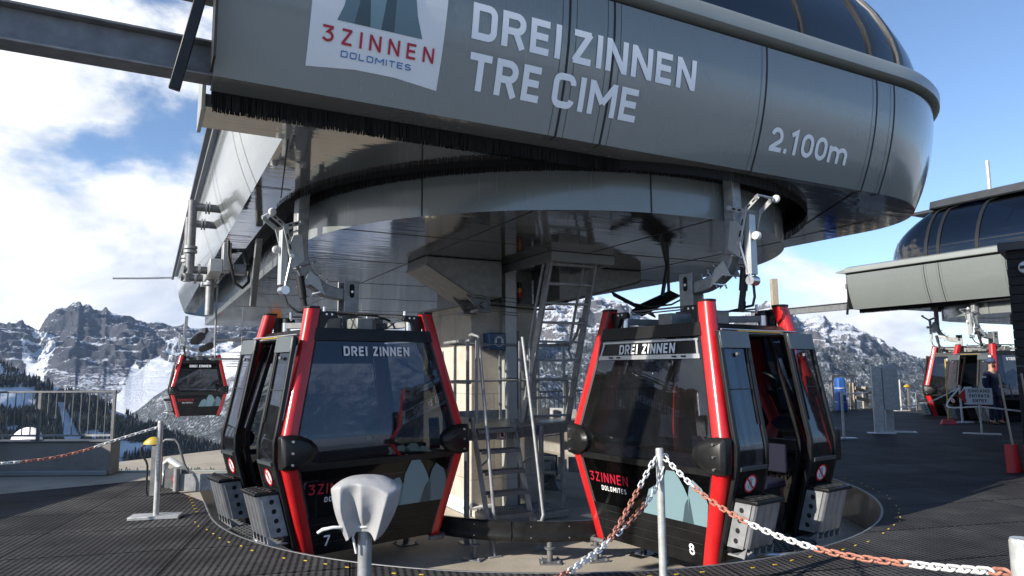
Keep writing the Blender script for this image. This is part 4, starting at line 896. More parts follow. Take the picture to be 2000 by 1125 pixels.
# cable duct, lamps and blue notice on the column
dct = thing('cable_duct', 'tall pale galvanised cable duct running up the front of the concrete column', 'cable duct', tuple(W(-.15, .62, -.5)), AX)
mb = MB(); mb.b2((-.095, -.075, .02), (.095, .075, 3.66)); mb.build('duct_body', 'zinc_white', dct, bevel=.006)
for lo, hi in (((-.105, -.08, 0), (.105, .085, .06)), ((-.10, -.08, .5), (.10, .08, .505)), ((-.098, -.0765, 1.96), (.098, .08, 1.99))): MB().b2(lo, hi).build('duct_joint', 'galvanised_dark', dct)
mb = MB()
for z in (3.2, 3.14, 3.06, 2.98, 2.94): mb.tube([(-.11, .0, z+.01), (-.10, -.085, z), (.10, -.085, z-.015), (.11, 0, z)], .005, 6)
mb.tube([(-.75, .02, 3.12), (-.4, -.04, 3.08), (-.1, -.09, 3.06), (.1, -.09, 3.05), (.5, -.02, 3.04), (.9, .1, 3.07)], .014, 6); mb.build('cable', 'rubber_black', dct, smooth=60)
mb = MB(); mb.b2((.11, -.05, .0), (.15, .075, 2.7)); mb.build('side_channel', 'galvanised_dark', dct)
bn = thing('notice_box', 'dark blue box with a white ear protection symbol fixed to the column', 'notice box', tuple(W(-.40, .60, 1.90)), AX)
mb = MB(); mb.hexa([(-.13, -.10, 0), (.13, -.10, 0), (.13, .13, 0), (-.13, .13, 0), (-.145, -.10, .26), (.13, -.10, .26), (.13, .13, .26), (-.145, .13, .26)]); bx = mb.build('box', 'sign_blue', bn, bevel=.015)
mb = MB(); q = Vec((.02, -.104, .13)); X_, Y_ = Vec((1, 0, 0)), Vec((0, 0, 1))
mb.grid([[q+X_*r*cos(2*pi*k/24)+Y_*r*sin(2*pi*k/24) for k in range(24)] for r in (.078, .072)], 0, True)
mb.grid([[q+X_*r*cos(pi*k/16)+Y_*(r*sin(pi*k/16)+.01) for k in range(17)] for r in (.055, .045)], 0)
for s_ in (-1, 1): mb.add([q+X_*(s_*.05)+X_*.012*cos(2*pi*k/12)+Y_*(.028*sin(2*pi*k/12)) for k in range(12)], [tuple(range(12))], 0)
mb.build('ear_symbol', 'letter_white', bn, smooth=0, recalc=False)
lm = thing('signal_light', 'stack light with an amber and a red segment beside the cable duct under the drum', 'signal light', tuple(W(.03, .60, 2.62)), AX)
mb = MB(); mb.cyl((0, 0, 0), (0, 0, .05), .03, .034, 12); mb.cyl((0, 0, .05), (0, 0, .10), .036, n=14); mb.build('base', 'black_satin', lm)
mb = MB(); mb.cyl((0, 0, .10), (0, 0, .17), .034, n=16); mb.build('red_lens', 'sign_red', lm)
mb = MB(); mb.cyl((0, 0, .175), (0, 0, .24), .034, n=16); mb.build('amber_lens', 'amber', lm)
mb = MB(); mb.cyl((0, 0, .24), (0, 0, .33), .036, n=14); mb.build('cap', 'black_satin', lm)
hn = thing('siren', 'round grey horn with a curled cable on the column neck', 'siren', tuple(W(-.36, .76, 2.82)), AX)
mb = MB(); mb.cyl((0, 0, 0), (0, -.10, 0), .05, .06, 18); mb.build('housing', 'anthracite', hn, bevel=.006)
mb = MB(); mb.lathe([(.05, 0), (.047, .012), (.02, .02), (.001, .021)], (0, -.10, 0), 18, 0, (Vec((1, 0, 0)), Vec((0, 0, 1)), Vec((0, -1, 0)))); mb.build('diaphragm', 'galvanised', hn)
mb = MB(); mb.tube([(0, -.03, -.05), (-.05, -.03, -.11), (-.03, -.03, -.17), (.04, -.03, -.14), (.05, -.03, -.04)], .006, 6); mb.build('lead', 'rubber_black', hn, smooth=60)
pl = thing('plinth', 'low pale concrete block with a steel grate top at the foot of the stair', 'plinth', tuple(W(-.15, .25, -.5)), AX)
mb = MB(); mb.b2((-.62, -.30, 0), (.62, .38, .10)); mb.build('block', 'concrete_column', pl, bevel=.02)
mb = MB()
for i in range(20): mb.b2((-.58+i*.06, -.26, .104), (-.57+i*.06, .34, .122))
for i in range(8): mb.b2((-.585, -.26+i*.085, .103), (.58, -.252+i*.085, .118))
mb.build('grate', 'galvanised', pl, smooth=0)
# ------------------------------------------------------------------ guide rail for the cabin feet
gr = thing('guide_rail', 'black curved guide rail on short steel feet between the two near gondolas', 'guide rail', (.37, 9.97, -.5), AX)
RG = 2.14
angs = [R(-178), R(-128), R(-92), R(-56), R(-2)]
for a0, a1 in zip(angs[:-1], angs[1:]):
    mb = MB(); n = 16; rows = []
    for r, z in ((RG, .22), (RG+.03, .22), (RG+.05, .25), (RG+.05, .28), (RG+.035, .33), (RG+.05, .38), (RG+.05, .42), (RG+.03, .44), (RG, .44), (RG, .22)):
        rows.append([(r*cos(a0+.004+(a1-a0-.008)*k/n), r*sin(a0+.004+(a1-a0-.008)*k/n), z) for k in range(n+1)])
    mb.grid(rows); bd = mb.build('rail_board', 'black_satin', gr, smooth=40)
    mb = MB()
    for k in range(1, 7, 2):
        for z in (.27, .39):
            a = a0+(a1-a0)*(k+.0)/6.5; mb.cyl(((RG+.045)*cos(a), (RG+.045)*sin(a), z), ((RG+.058)*cos(a), (RG+.058)*sin(a), z), .008, n=8)
    mb.build('bolt', 'steel_bright', bd)
for a in (-170, -140, -117, -103, -86, -66, -30, -8):
    a = R(a); c = Vec((RG*cos(a), RG*sin(a), 0)); er = Vec((cos(a), sin(a), 0)); et = Vec((-sin(a), cos(a), 0))
    mb = MB(); mb.cyl(c+Z3*.01, c+Z3*.24, .033, n=14); mb.lathe([(.033, .14), (.06, .145), (.06, .16), (.033, .165)], c, 18); ft = mb.build('stand', 'galvanised_dark', gr, smooth=40)
    mb = MB(); mb.box(c+Z3*.007, (.24, .24, .014), (er, et, Z3)); mb.build('base_plate', 'galvanised_dark', ft, bevel=.003)
    mb = MB()
    for p in (-1, 1):
        for q in (-1, 1): d = c+er*.09*p+et*.09*q; mb.cyl(d+Z3*.01, d+Z3*.035, .014, n=6)
    mb.build('anchor_bolt', 'galvanised', ft)
# guide tube and box rail behind the column
gb = thing('barrier_rail', 'galvanised box guide rail with round tubes on a splayed foot beyond the stair', 'guide rail', tuple(atz(1080, 955, -.5)))
o_ = gb.location; dv = Vec((.93, -.37, 0)).normalized(); nv = Vec((dv.y, -dv.x, 0)); ax_ = (dv, nv, Z3)
def GB(mb, n, m, **k): return mb.build(n, m, gb, **k)
mb = MB(); mb.box(dv*-.62+Z3*.42, (1.2, .04, .24), ax_); GB(mb, 'side_plate', 'zinc_white', bevel=.004)
for z in (.54, .30):
    mb = MB(); mb.cyl(dv*-1.4+Z3*z+nv*.04, dv*.06+Z3*(z-.02)+nv*.04, .045, n=14); GB(mb, 'guide_tube', 'steel_bright')
mb = MB(); mb.box(dv*.95+Z3*.44, (1.3, .06, .26), ax_); GB(mb, 'box_rail', 'galvanised', bevel=.006)
mb = MB(); mb.box(dv*.22+Z3*.42+nv*.04, (.10, .05, .22), ax_); mb.box(dv*.14+Z3*.42+nv*.05, (.04, .04, .30), ax_); GB(mb, 'splice', 'zinc_white', bevel=.004)
mb = MB(); mb.cyl(dv*.10+Z3*.2+nv*.1, dv*.26+Z3*.2+nv*.1, .05, n=14); GB(mb, 'end_tube', 'steel_bright')
mb = MB(); mb.cyl(Z3*.1, Z3*.45, .035, n=12); mb.hexa([dv*-.16+nv*-.12, dv*.16+nv*-.12, dv*.16+nv*.12, dv*-.16+nv*.12, dv*-.05+nv*-.05+Z3*.16, dv*.05+nv*-.05+Z3*.16, dv*.05+nv*.05+Z3*.16, dv*-.05+nv*.05+Z3*.16]); mb.box(Z3*.007, (.42, .3, .014), ax_); GB(mb, 'splayed_foot', 'galvanised_dark', smooth=0)
# ------------------------------------------------------------------ chain posts and chains
def post(loc, label, h=1.05, r=.03, plate=True, m='worn_post', turn=0.0):
    t = thing('chain_post', label, 'post', loc, turn, 'posts carrying the barrier chains')
    mb = MB(); mb.cyl((0, 0, .02), (0, 0, h), r, n=18); b_ = mb.build('tube', m, t, smooth=40, bevel=.003)
    mb = MB(); mb.cyl((0, 0, h), (0, 0, h+.012), r*1.02, r*.9, 18); mb.build('end_cap', m, b_)
    mb = MB(); c = Vec((r+.012, 0, h-.05)); mb.tube([c+Vec((.02*cos(a), 0, .024*sin(a))) for a in [2*pi*k/14 for k in range(14)]], .005, 6, closed=True); mb.build('ring', 'steel_bright', b_)
    if plate:
        mb = MB(); mb.box((0, 0, .02), (.52, .22, .035)); mb.build('foot_plate', 'worn_post', t, bevel=.006)
    return t
pn = atz(1288, 880, 1.045); P1 = Vec((pn.x, pn.y, 0))
P2 = atz(304, 1012, 0); P3 = atz(1996, 1062, 1.045); P3 = Vec((P3.x, P3.y, 0))
post(P1, 'scuffed white chain post in the foreground, in front of the gondola numbered eight', r=.027)
post(P2, 'white chain post on a rectangular foot plate left of the gondola numbered seven', turn=R(12))
post(P3, 'scuffed chain post cut off by the right edge of the photo, nearest the camera', r=.036)
def chain(pts, label, link=.042, wire=.0045, block=(7, 7), start=0, m=None):
    pts = [Vec(p) for p in pts]; seg = []
    # smooth the path, then set links along it
    P = []
    for i in range(len(pts)-1):
        p0, p1, p2, p3 = pts[max(i-1, 0)], pts[i], pts[i+1], pts[min(i+2, len(pts)-1)]
        for k in range(16):
            t = k/16; P.append(.5*((2*p1)+(p2-p0)*t+(2*p0-5*p1+4*p2-p3)*t*t+(3*p1-p0-3*p2+p3)*t**3))
    P.append(pts[-1]); d = 0; q = []; acc_ = 0; nxt = 0
    for a, c in zip(P[:-1], P[1:]):
        L_ = (c-a).length
        while nxt <= acc_+L_: q.append(a.lerp(c, (nxt-acc_)/L_ if L_ else 0)); nxt += link
        acc_ += L_
    mb = MB()
    for i in range(len(q)-1):
        a, c = q[i], q[i+1]; t = (c-a).normalized(); s_ = t.cross(Z3).normalized(); n_ = s_.cross(t)
        e = (s_*.7+n_*.7) if i % 2 else (s_*-.7+n_*.7); cen = (a+c)/2; hl, hw_ = link*.64, link*.27
        ring_ = [cen+t*((hl-hw_) if cos(x) > 0 else -(hl-hw_))+t*hw_*cos(x)+e*hw_*sin(x) for x in [2*pi*(k+.5)/12 for k in range(12)]]
        blk = ((i+start)//block[0]) % 2; mb.tube(ring_, wire, 6, blk, closed=True)
    o = mb.build('plastic_chain', ['chain_white', 'chain_red'], smooth=60)
    return tag(o, label, 'chain', 'red and white barrier chains')
Y_ = lambda px, py, Y: aty(px, py, Y)
chain([Vec((P1.x+.03, P1.y, 1.0)), Y_(1375, 968, 4.42), Y_(1480, 1030, 3.92), Y_(1620, 1078, 3.40), Y_(1800, 1104, 2.88), Vec((P3.x-.03, P3.y, .955))], 'red and white chain sagging from the foreground post to the right edge of the photo', .05, .0055, (11, 11), 3)
chain([Vec((P1.x-.03, P1.y, 1.0)), Y_(1240, 968, 4.62), Y_(1192, 1052, 4.22), Y_(1140, 1096, 3.86), Y_(1092, 1128, 3.55), Y_(980, 1180, 3.0), Y_(800, 1180, 2.5)], 'red and white chain running from the foreground post down to the bottom edge', .05, .0055, (12, 12), 6)
chain([Vec((P1.x+.02, P1.y-.02, .93)), Y_(1276, 962, 4.78), Y_(1240, 1008, 4.5), Y_(1205, 1044, 4.3)], 'short slack loop of red and white chain hanging from the foreground post', .05, .0055, (7, 14), 0)
chain([Vec((P2.x, P2.y, 1.0)), Y_(240, 855, 7.6), Y_(150, 884, 7.35), Y_(60, 900, 7.1), Y_(-60, 908, 6.8), Y_(-160, 905, 6.5)], 'red and white chain running from the left foot-plated post out of the left edge', .05, .0055, (13, 13), 0)
# covered device on a pole
cd = thing('covered_reader', 'card reader on a steel pole hidden under a tied white fabric hood, in the foreground', 'card reader', ((720-1000)/FPX*4.42, 4.42, 0))
mb = MB(); mb.cyl((0, 0, 0), (0, 0, .64), .043, n=20); pole = mb.build('pole', 'galvanised', cd, smooth=40)
mb = MB(); mb.cyl((0, 0, 0), (0, 0, .015), .11, n=20); mb.build('foot_plate', 'galvanised_dark', cd)
HOOD = [[(.13, 0, .953), (.12, -.06, .953), (.09, -.085, .95), (.05, -.09, .957), (0, -.09, .958), (-.05, -.09, .958), (-.09, -.085, .955), (-.12, -.06, .952), (-.134, 0, .952), (-.1, .08, .953), (0, .1, .955), (.1, .08, .953)],
        [(.219, 0, .897), (.205, -.09, .885), (.158, -.145, .865), (.08, -.13, .91), (0, -.14, .925), (-.05, -.13, .93), (-.12, -.15, .915), (-.185, -.10, .893), (-.203, 0, .891), (-.16, .12, .9), (0, .15, .91), (.16, .12, .9)],
        [(.212, 0, .81), (.188, -.06, .80), (.14, -.15, .79), (.07, -.10, .80), (0, -.145, .80), (-.06, -.055, .79), (-.115, -.155, .78), (-.168, -.10, .78), (-.182, 0, .785), (-.14, .12, .79), (0, .14, .8), (.15, .12, .8)],
        [(.182, 0, .715), (.158, -.05, .71), (.112, -.13, .70), (.06, -.06, .70), (0, -.10, .70), (-.05, -.035, .705), (-.10, -.125, .70), (-.142, -.09, .69), (-.158, 0, .69), (-.12, .1, .7), (0, .11, .7), (.13, .1, .71)],
        [(.125, 0, .62), (.11, -.05, .60), (.085, -.105, .59), (.045, -.057, .66), (0, -.062, .665), (-.045, -.055, .665), (-.078, -.10, .62), (-.105, -.075, .60), (-.12, 0, .61), (-.08, .07, .6), (0, .07, .65), (.08, .07, .62)],
        [(.10, 0, .585), (.09, -.05, .59), (.075, -.10, .58), (.044, -.056, .63), (0, -.060, .628), (-.045, -.056, .632), (-.075, -.10, .59), (-.096, -.07, .575), (-.11, 0, .60), (-.08, .07, .59), (0, .07, .64), (.08, .07, .61)]]
mb = MB(); mb.grid([[(x*1.06, y*1.06, z) for x, y, z in r] for r in HOOD], 0, True); mb.add([(x*1.06, y*1.06, z) for x, y, z in HOOD[0]]+[(0, 0, .962)], [(k, (k+1) % 12, 12) for k in range(12)])
hd_ = mb.build('fabric_hood', 'cover_fabric', cd, smooth=180, recalc=True)
ce = hd_.data.attributes.new('crease_edge', 'FLOAT', 'EDGE')
for e in hd_.data.edges:
    a, b_ = hd_.data.vertices[e.vertices[0]].co, hd_.data.vertices[e.vertices[1]].co
    for k, w_ in ((2, .9), (6, .75), (7, .8), (4, .6), (1, .5)):
        if all(any((Vec((x*1.06, y*1.06, z))-q).length < 1e-4 for x, y, z in [r[k] for r in HOOD[1:]]) for q in (a, b_)): ce.data[e.index].value = w_
    if all(any((Vec((x*1.06, y*1.06, z))-q).length < 1e-4 for x, y, z in HOOD[1]) for q in (a, b_)): ce.data[e.index].value = .7
sb = hd_.modifiers.new('sub', 'SUBSURF'); sb.levels = sb.render_levels = 3; so_ = hd_.modifiers.new('solid', 'SOLIDIFY'); so_.thickness = .003
mb = MB(); mb.tube([(.062*cos(a), .066*sin(a), .652-.006*sin(a)) for a in [2*pi*k/20 for k in range(20)]], .009, 8, closed=True); mb.tube([(-.05, -.03, .665), (-.10, -.09, .66), (-.17, -.12, .668), (-.235, -.12, .655), (-.265, -.12, .635)], [.009, .009, .010, .011, .009], 8); mb.tube([(-.04, -.04, .66), (-.065, -.06, .60), (-.05, -.065, .55), (-.04, -.06, .50)], .008, 8); mb.build('tie_rope', 'chain_white', cd, smooth=60)
# ------------------------------------------------------------------ left: parapet, railing, dish, reader, barrier
pw_ = thing('parapet_wall', 'low grey concrete parapet wall at the left edge of the terrace', 'wall', (-6.35, 11.12, 0))
mb = MB(); mb.b2((-2.85, -.12, 0), (0, .14, .515)); mb.build('wall', 'concrete_wall', pw_, bevel=.012)
mb = MB(); mb.b2((-2.85, -.19, 0), (-.02, -.124, .085)); mb.build('skirting', 'cornice_grey', pw_, bevel=.02)
mb = MB(); mb.b2((-3.13, -.16, .52), (.03, .17, .535)); mb.build('coping', 'galvanised_dark', pw_, bevel=.003)
rl = thing('railing', 'galvanised railing with upright bars on top of the left parapet wall', 'railing', (-6.4, 11.10, .535))
mb = MB(); mb.box((-1.48, 0, .765), (3.02, .04, .032)); mb.build('top_rail', 'galvanised_dark', rl, bevel=.004)
mb = MB(); mb.box((-1.48, 0, .075), (2.96, .03, .03)); mb.build('bottom_rail', 'galvanised', rl)
for i in range(3):
    x = -1.19*i; mb = MB(); mb.b2((x-.024, -.018, 0), (x+.024, .018, .75)); mb.box((x, 0, .006), (.16, .09, .012)); mb.build('railing_post', 'galvanised_dark', rl, bevel=.003)
    for k in range(1, 9 if i < 2 else 5):
        mb = MB(); xx = x-1.19*k/9; mb.cyl((xx, 0, .08), (xx, 0, .75), .009, n=8); mb.build('baluster', 'galvanised_dark', rl)
mb = MB(); mb.b2((-3.1, -7.5, 0), (-2.85, -.2, 1.9)); mb.build('shade_wall', 'concrete_wall', pw_, bevel=.012)  # unseen wall, added and made tall to throw shade on parapet and terrace
ds = thing('satellite_dish', 'white round dish standing behind the left railing', 'dish', tuple(aty(50, 872, 12.6)))
mb = MB(); ax_ = (Vec((1, 0, 0)), Vec((0, .25, .97)), Vec((0, -.97, .25)))
mb.lathe([(.30, 0), (.295, .02), (.25, .045), (.15, .075), (.02, .09)], (0, 0, .05), 32, 0, ax_); mb.build('reflector', 'white_paint', ds, smooth=50)
mb = MB(); mb.bar((.08, -.12, .12), (.10, -.2, -.2), .08, .05); mb.cyl((0, .05, 0), (0, .05, -.9), .04); mb.build('mount', 'zinc_white', ds)
yr = atz(290, 968, 0)
def reader(loc, rz, label, h=.74):
    t = thing('ticket_reader', label, 'ticket reader', loc, rz, 'yellow topped ticket readers')
    mb = MB(); mb.b2((-.035, -.035, 0), (.035, .035, h-.08)); mb.build('stem', 'galvanised_dark', t, bevel=.005)
    mb = MB(); rows = []
    for i in range(9):
        a = i/8; x = -.15+.23*a; w2 = .06*sin(pi*min(1, max(.04, a*.9+.1)))**.5; h2 = .10*sin(pi*min(.98, max(.03, a*.75+.12)))
        rows.append([(x, w2*cos(b), h-.08+max(0, sin(b))*h2) for b in [2*pi*k/14 for k in range(14)]])
    mb.grid(rows, 0, True); mb.add(rows[0], [tuple(range(14))]); mb.add(rows[-1], [tuple(range(14))]); mb.build('hood', 'yellow_plastic', t, smooth=60)
    mb = MB(); mb.tube([(-.12, 0, h-.07), (-.19, 0, h-.12), (-.18, 0, h-.22), (-.12, .01, h-.30), (-.10, .01, h-.36), (-.10, .01, .06), (-.08, .01, 0)], .014, 8); mb.build('cable', 'rubber_black', t, smooth=60)
    return t
reader((yr.x+.06, yr.y, 0), 0, 'yellow topped ticket reader with a black cable, behind the left chain post')
br0 = atz(318, 958, 0)
def barrier(loc, rz, label, s=1.0):
    t = thing('gate_barrier', label, 'barrier', loc, rz, 'barriers beside the ticket readers')
    mb = MB(); mb.tube([(-.04, 0, 0), (-.04, 0, .64), (0, 0, .68), (.13, 0, .68), (.18, 0, .62), (.27, 0, .34), (.33, 0, .24), (.42, 0, .20), (.9, .05, .19)], .018, 8); mb.build('tube_frame', 'galvanised_dark', t, smooth=60)
    mb = MB(); mb.prism([(-.02, .03), (.42, .03), (.42, .12), (.33, .22), (.25, .33), (.0, .27)], (0, .02, 0), (1, 0, 0), (0, 0, 1), .01); pn_ = mb.build('panel', 'galvanised_dark', t)
    mb = MB(); sign_disc(mb, Vec((.19, -.012, .15)), Vec((1, 0, 0)), Vec((0, 0, 1)), .075); mb.build('no_touch_sign', ['white_paint', 'sign_red', 'sign_black'], pn_, smooth=0, recalc=False)
    return t
barrier((br0.x, br0.y, 0), R(4), 'bent tube barrier with a no-touching plate, left of gondola seven')
ft = thing('guide_funnel', 'bright looped steel guide tube slanting behind the gondola numbered seven', 'guide tube', tuple(atz(402, 957, 0)))
o_ = ft.location
mb = MB(); e = aty(332, 898, o_.y+.35)-o_; mb.tube([Vec((.05, 0, .02)), e*.5+Vec((0, 0, .03)), e, e+Vec((-.07, 0, -.06)), e+Vec((-.07, -.02, -.18)), e+Vec((.02, -.05, -.26)), e*.6+Vec((.1, -.05, -.22))], .05, 14); mb.build('guide_tube', 'zinc_white', ft, smooth=60)
mb = MB(); mb.b2((-.42, -.04, -.0), (.08, .0, .22)); mb.cyl((-.38, -.06, 0), (-.38, -.06, .30), .04); mb.build('support', 'galvanised', ft)
nt_ = MB(); rn = random.Random(8)
for k in range(150):
    x = -6.5+3.9*k/150; y = 11.42-.02*k/150; z = rn.uniform(-.03, .05); nt_.tube([(x, y, z-.1), (x+.03, y-.02, z+.02), (x+.07, y, z-.08)], .008, 5)
tag(nt_.build('safety_net', 'green_net', smooth=60), 'crumpled green safety net along the edge of the terrace', 'net')
cb = MB(); cb.b2((-6.38, 11.28, -.12), (-2.4, 11.36, .03)); tag(cb.build('edge_board', 'cornice_grey', bevel=.01), 'pale grey edge board closing the terrace above the drop', 'edge board')
# ------------------------------------------------------------------ pipe bracket with a cable box under the left flank
pb = thing('pipe_bracket', 'grey flanged pipe frames carrying a steel box beam beside the left flank of the station', 'pipe bracket', (.37, 9.97, 0), AX)
def PB(mb, n, m, **k): return mb.build(n, m, pb, **k)
for u, zt in ((2.05, 3.98), (3.0, 3.92)):
    mb = MB(); v0 = -4.55; mb.tube([(-4.15, u, zt), (v0, u, zt)], .058, 14); mb.tube([(v0, u, zt+.09), (v0, u, 3.0)], .062, 14); mb.tube([(v0-.08, u, 3.06), (-4.30, u, 3.06)], .055, 14); fp_ = PB(mb, 'pipe_frame', 'galvanised_dark', smooth=50)
    for p, q in (((v0+.17, u, zt), (v0+.19, u, zt)), ((v0, u, 3.30), (v0, u, 3.34)), ((v0, u, 3.36), (v0, u, 3.40)), ((-4.44, u, 3.06), (-4.41, u, 3.06)), ((v0+.21, u, zt), (v0+.23, u, zt))):
        mb = MB(); mb.cyl(p, q, .09, n=16); 
        mb.build('flange', 'galvanised', fp_)
mb = MB(); mb.b2((-4.32, 1.5, 2.98), (-4.16, 3.5, 3.16)); PB(mb, 'box_beam', 'zinc_white', bevel=.006)
mb = MB(); mb.b2((-4.16, 1.5, 3.0), (-4.05, 1.8, 3.4)); mb.b2((-4.0, 1.6, 2.98), (-3.84, 1.8, 3.12)); PB(mb, 'motor_box', 'galvanised', bevel=.01)
mb = MB(); mb.prism([(1.55, 3.50), (1.72, 3.50), (2.15, 2.60), (2.0, 2.55)], (-3.72, 0, 0), (0, 1, 0), (0, 0, 1), .08); PB(mb, 'guide_plate', 'cast_grey')
mb = MB(); mb.tube([(-4.1, 1.48, 3.42), (-4.1, 1.42, 3.2), (-4.0, 1.42, 2.82), (-3.9, 1.42, 2.76), (-3.82, 1.45, 2.85), (-3.82, 1.5, 3.0)], .022, 8); mb.tube([(-4.05, 1.6, 3.3), (-3.9, 1.5, 3.3), (-3.84, 1.5, 3.1)], .035, 8); PB(mb, 'hose', 'rubber_black', smooth=60)
mb = MB(); mb.cyl((-4.24, 2.5, 2.98), (-4.24, 2.5, 2.45), .06, n=14); mb.cyl((-4.14, 2.5, 2.9), (-4.14, 2.5, 2.0), .015, n=8); mb.cyl((-4.24, 2.5, 2.9), (-4.24, 2.5, 2.94), .10, n=14); PB(mb, 'drop_pipe', 'galvanised')
# maintenance stair and walkway beyond the station
mw = thing('maintenance_walkway', 'galvanised maintenance stair and catwalk hanging beyond the far end of the station', 'walkway', tuple(W(0, 17.5, 0)), AX)
mb = MB(); mb.b2((-2.9, 1.2, 2.72), (2.6, 1.9, 2.80)); mb.b2((-2.9, 3.0, 2.05), (1.8, 3.7, 2.12)); mb.build('catwalk', 'galvanised_dark', mw)
mb = MB()
for k in range(11): mb.box((-1.5-.9*k/10+.3, .9-k*.02, 2.75-.098*k), (.9, .25, .03))
mb.bar((-.75, .8, 2.78), (-1.65, .6, 1.75), .04, .12); mb.build('stair', 'galvanised', mw)
mb = MB()
for z in (3.25, 3.6): mb.tube([(-2.9, 1.2, z-.5), (2.6, 1.2, z-.5)], .02, 6)
for k in range(7): mb.cyl((-2.9+.9*k, 1.2, 2.1), (-2.9+.9*k, 1.2, 3.1), .02, n=6)
for z in (.8, 1.15): mb.tube([(-2.5, 3.0, z+1.2), (1.8, 3.0, z+1.2)], .018, 6)
mb.build('walkway_rail', 'galvanised', mw)
mb = MB(); mb.b2((-1.1, .3, 2.45), (-.75, .5, 2.95)); mb.build('hanging_net_bag', 'amber', mw)
mb = MB()
for k in range(10):
    y = -1.4+k*.45; mb.cyl((-3.55, y, 2.75), (-3.55, y+.04, 2.75), .14, n=14); mb.cyl((-3.25, y+.1, 2.45), (-3.25, y+.14, 2.45), .12, n=12)
mb.bar((-3.4, -1.6, 2.95), (-3.4, 3.2, 2.7), .08, .14); mb.build('tyre_conveyor', 'rubber_black', mw)

# deflector blades hanging under the drum behind the gondola numbered eight
db = thing('deflector', 'black crossed deflector blades hanging under the drum above gondola eight', 'deflector', tuple(W(1.5, -.75, 2.45)), AX)
def DB(mb, n, m, **k): return mb.build(n, m, db, **k)
for p, q, w_ in (((-.62, .1, .24), (.05, .0, -.06), .16), ((-.35, -.1, -.05), (.55, .1, .30), .20), ((.1, .3, .1), (.8, .5, .34), .14)):
    mb = MB(); mb.bar(p, q, w_, .025, (0, -.5, .87)); DB(mb, 'blade', 'black_satin', bevel=.006)
mb = MB(); mb.tube([(.30, .1, .25), (.42, .1, .74)], .03, 8); mb.tube([(.6, .3, .28), (.6, .3, .74)], .025, 8); DB(mb, 'hanging_rod', 'anthracite')
mb = MB(); mb.tube([(-.5, 0, .12), (-.1, -.1, .05), (.3, -.1, .1), (.7, 0, .25)], .014, 8); DB(mb, 'cable', 'rubber_black', smooth=60)
# ------------------------------------------------------------------ second station and its cabins
C2 = Vec((17.5, 21.4, 0)); A2 = AX-pi/2
far = copy_tree(station, None, {'lettering', 'logo_panel', 'water_spout'})
far.location = C2; far.rotation_euler.z = A2
tag(far, 'second smaller looking lift station in sunshine at the right edge, with a glass dome', 'lift station')
mt = thing('steel_mast', 'slender brown steel mast holding the end of the second station parking rail', 'mast', tuple(atz(1517, 740, 0)*0+Vec((10.55, 27.3, 0))))
mb = MB(); mb.b2((-.12, -.12, 0), (.12, .12, 5.15)); mb.build('shaft', 'pale_wood', mt, bevel=.01)
mb = MB(); mb.b2((-.25, -.25, 0), (.25, .25, .03)); mb.build('base_plate', 'galvanised_dark', mt)
an = MB(); an.cyl((0, 0, 0), (0, 0, 1.1), .06, n=10); ant = an.build('vent_pipe', 'zinc_white', far); ant.location = (-1.2, -1.5, 7.2)
def far_cab(th, label):
    c = copy_tree(cab7, None, {'lettering', 'cabin_number', 'logo_lettering'})
    cab_at(c, C2.x+2.95*cos(th), C2.y+2.95*sin(th), th); tag(c, label, 'gondola', 'gondola cabins of the far lift')
    for sy in (1, -1):
        pl_ = lambda s, t, sy=sy: (Vec((-sy*(-.40+s), sy*(hw(1.78+t)+.055), 1.78+t)), Vec((0, sy, 0)))
        letter_mesh(MB(), 'STIERGARTEN', pl_, .085, .80, h=.10, gap=.14, off=.012).build('lettering', 'letter_white', c, smooth=0, recalc=False)
    return c
far_cab(R(192), 'dark gondola with bright red posts behind the man in the blue coat')
far_cab(R(146), 'dark gondola with a sunlit red post, leftmost under the second station')
# ------------------------------------------------------------------ black timber hut at the right edge
hut = thing('timber_hut', 'black timber clad hut cut off by the right edge of the photo', 'hut', (8.28, 11.3, 0), R(-41))
mb = MB(); rnd = random.Random(2)
for k in range(24):
    z = .147*k; mb.b2((0, rnd.uniform(-.012, .012), z), (6, 4.5, z+.14))
mb.build('cladding', 'dark_wood', hut, smooth=0, bevel=.008)
mb = MB(); mb.b2((-.10, -.12, 3.52), (6.1, 4.6, 3.66)); mb.build('roof_edge', 'anthracite', hut, bevel=.01)
mb = MB(); q = (Vec((1, 0, 0)), Vec((0, 0, 1)), Vec((0, -1, 0))); mb.lathe([(.11, 0), (.11, .05), (.09, .08), (.01, .085)], (.26, -.01, 3.22), 22, 0, q); mb.build('wall_lamp', 'white_paint', hut, smooth=40)
mb = MB(); mb.b2((.18, -.12, 3.20), (.36, -.09, 3.25)); mb.build('lamp_louvre', 'sign_black', hut)
def shovel(loc, rz, label):
    t = thing('snow_shovel', label, 'shovel', loc, rz, 'red snow shovels')
    mb = MB(); mb.tube([(0, 0, .30), (0, .12, 1.5)], .016, 8); mb.build('handle', 'pale_wood', t)
    mb = MB(); rows = [[(x*(.17+.04*(1-i/5)), -.05+.06*(x*x)+.10*(i/5)*.3, .42*i/5) for x in (-1, -.5, 0, .5, 1)] for i in range(6)]
    mb.slab([[(Vec(p), Vec((0, -1, 0))) for p in r] for r in rows], .012); mb.build('blade', 'red_plastic', t, smooth=40)
s0 = atz(1984, 922, 0); shovel((s0.x, s0.y, 0), R(25), 'red snow shovel leaning on the black hut, the left one of two'); shovel((s0.x+.26, s0.y-.1, 0), R(10), 'red snow shovel leaning on the black hut, the one at the photo edge')
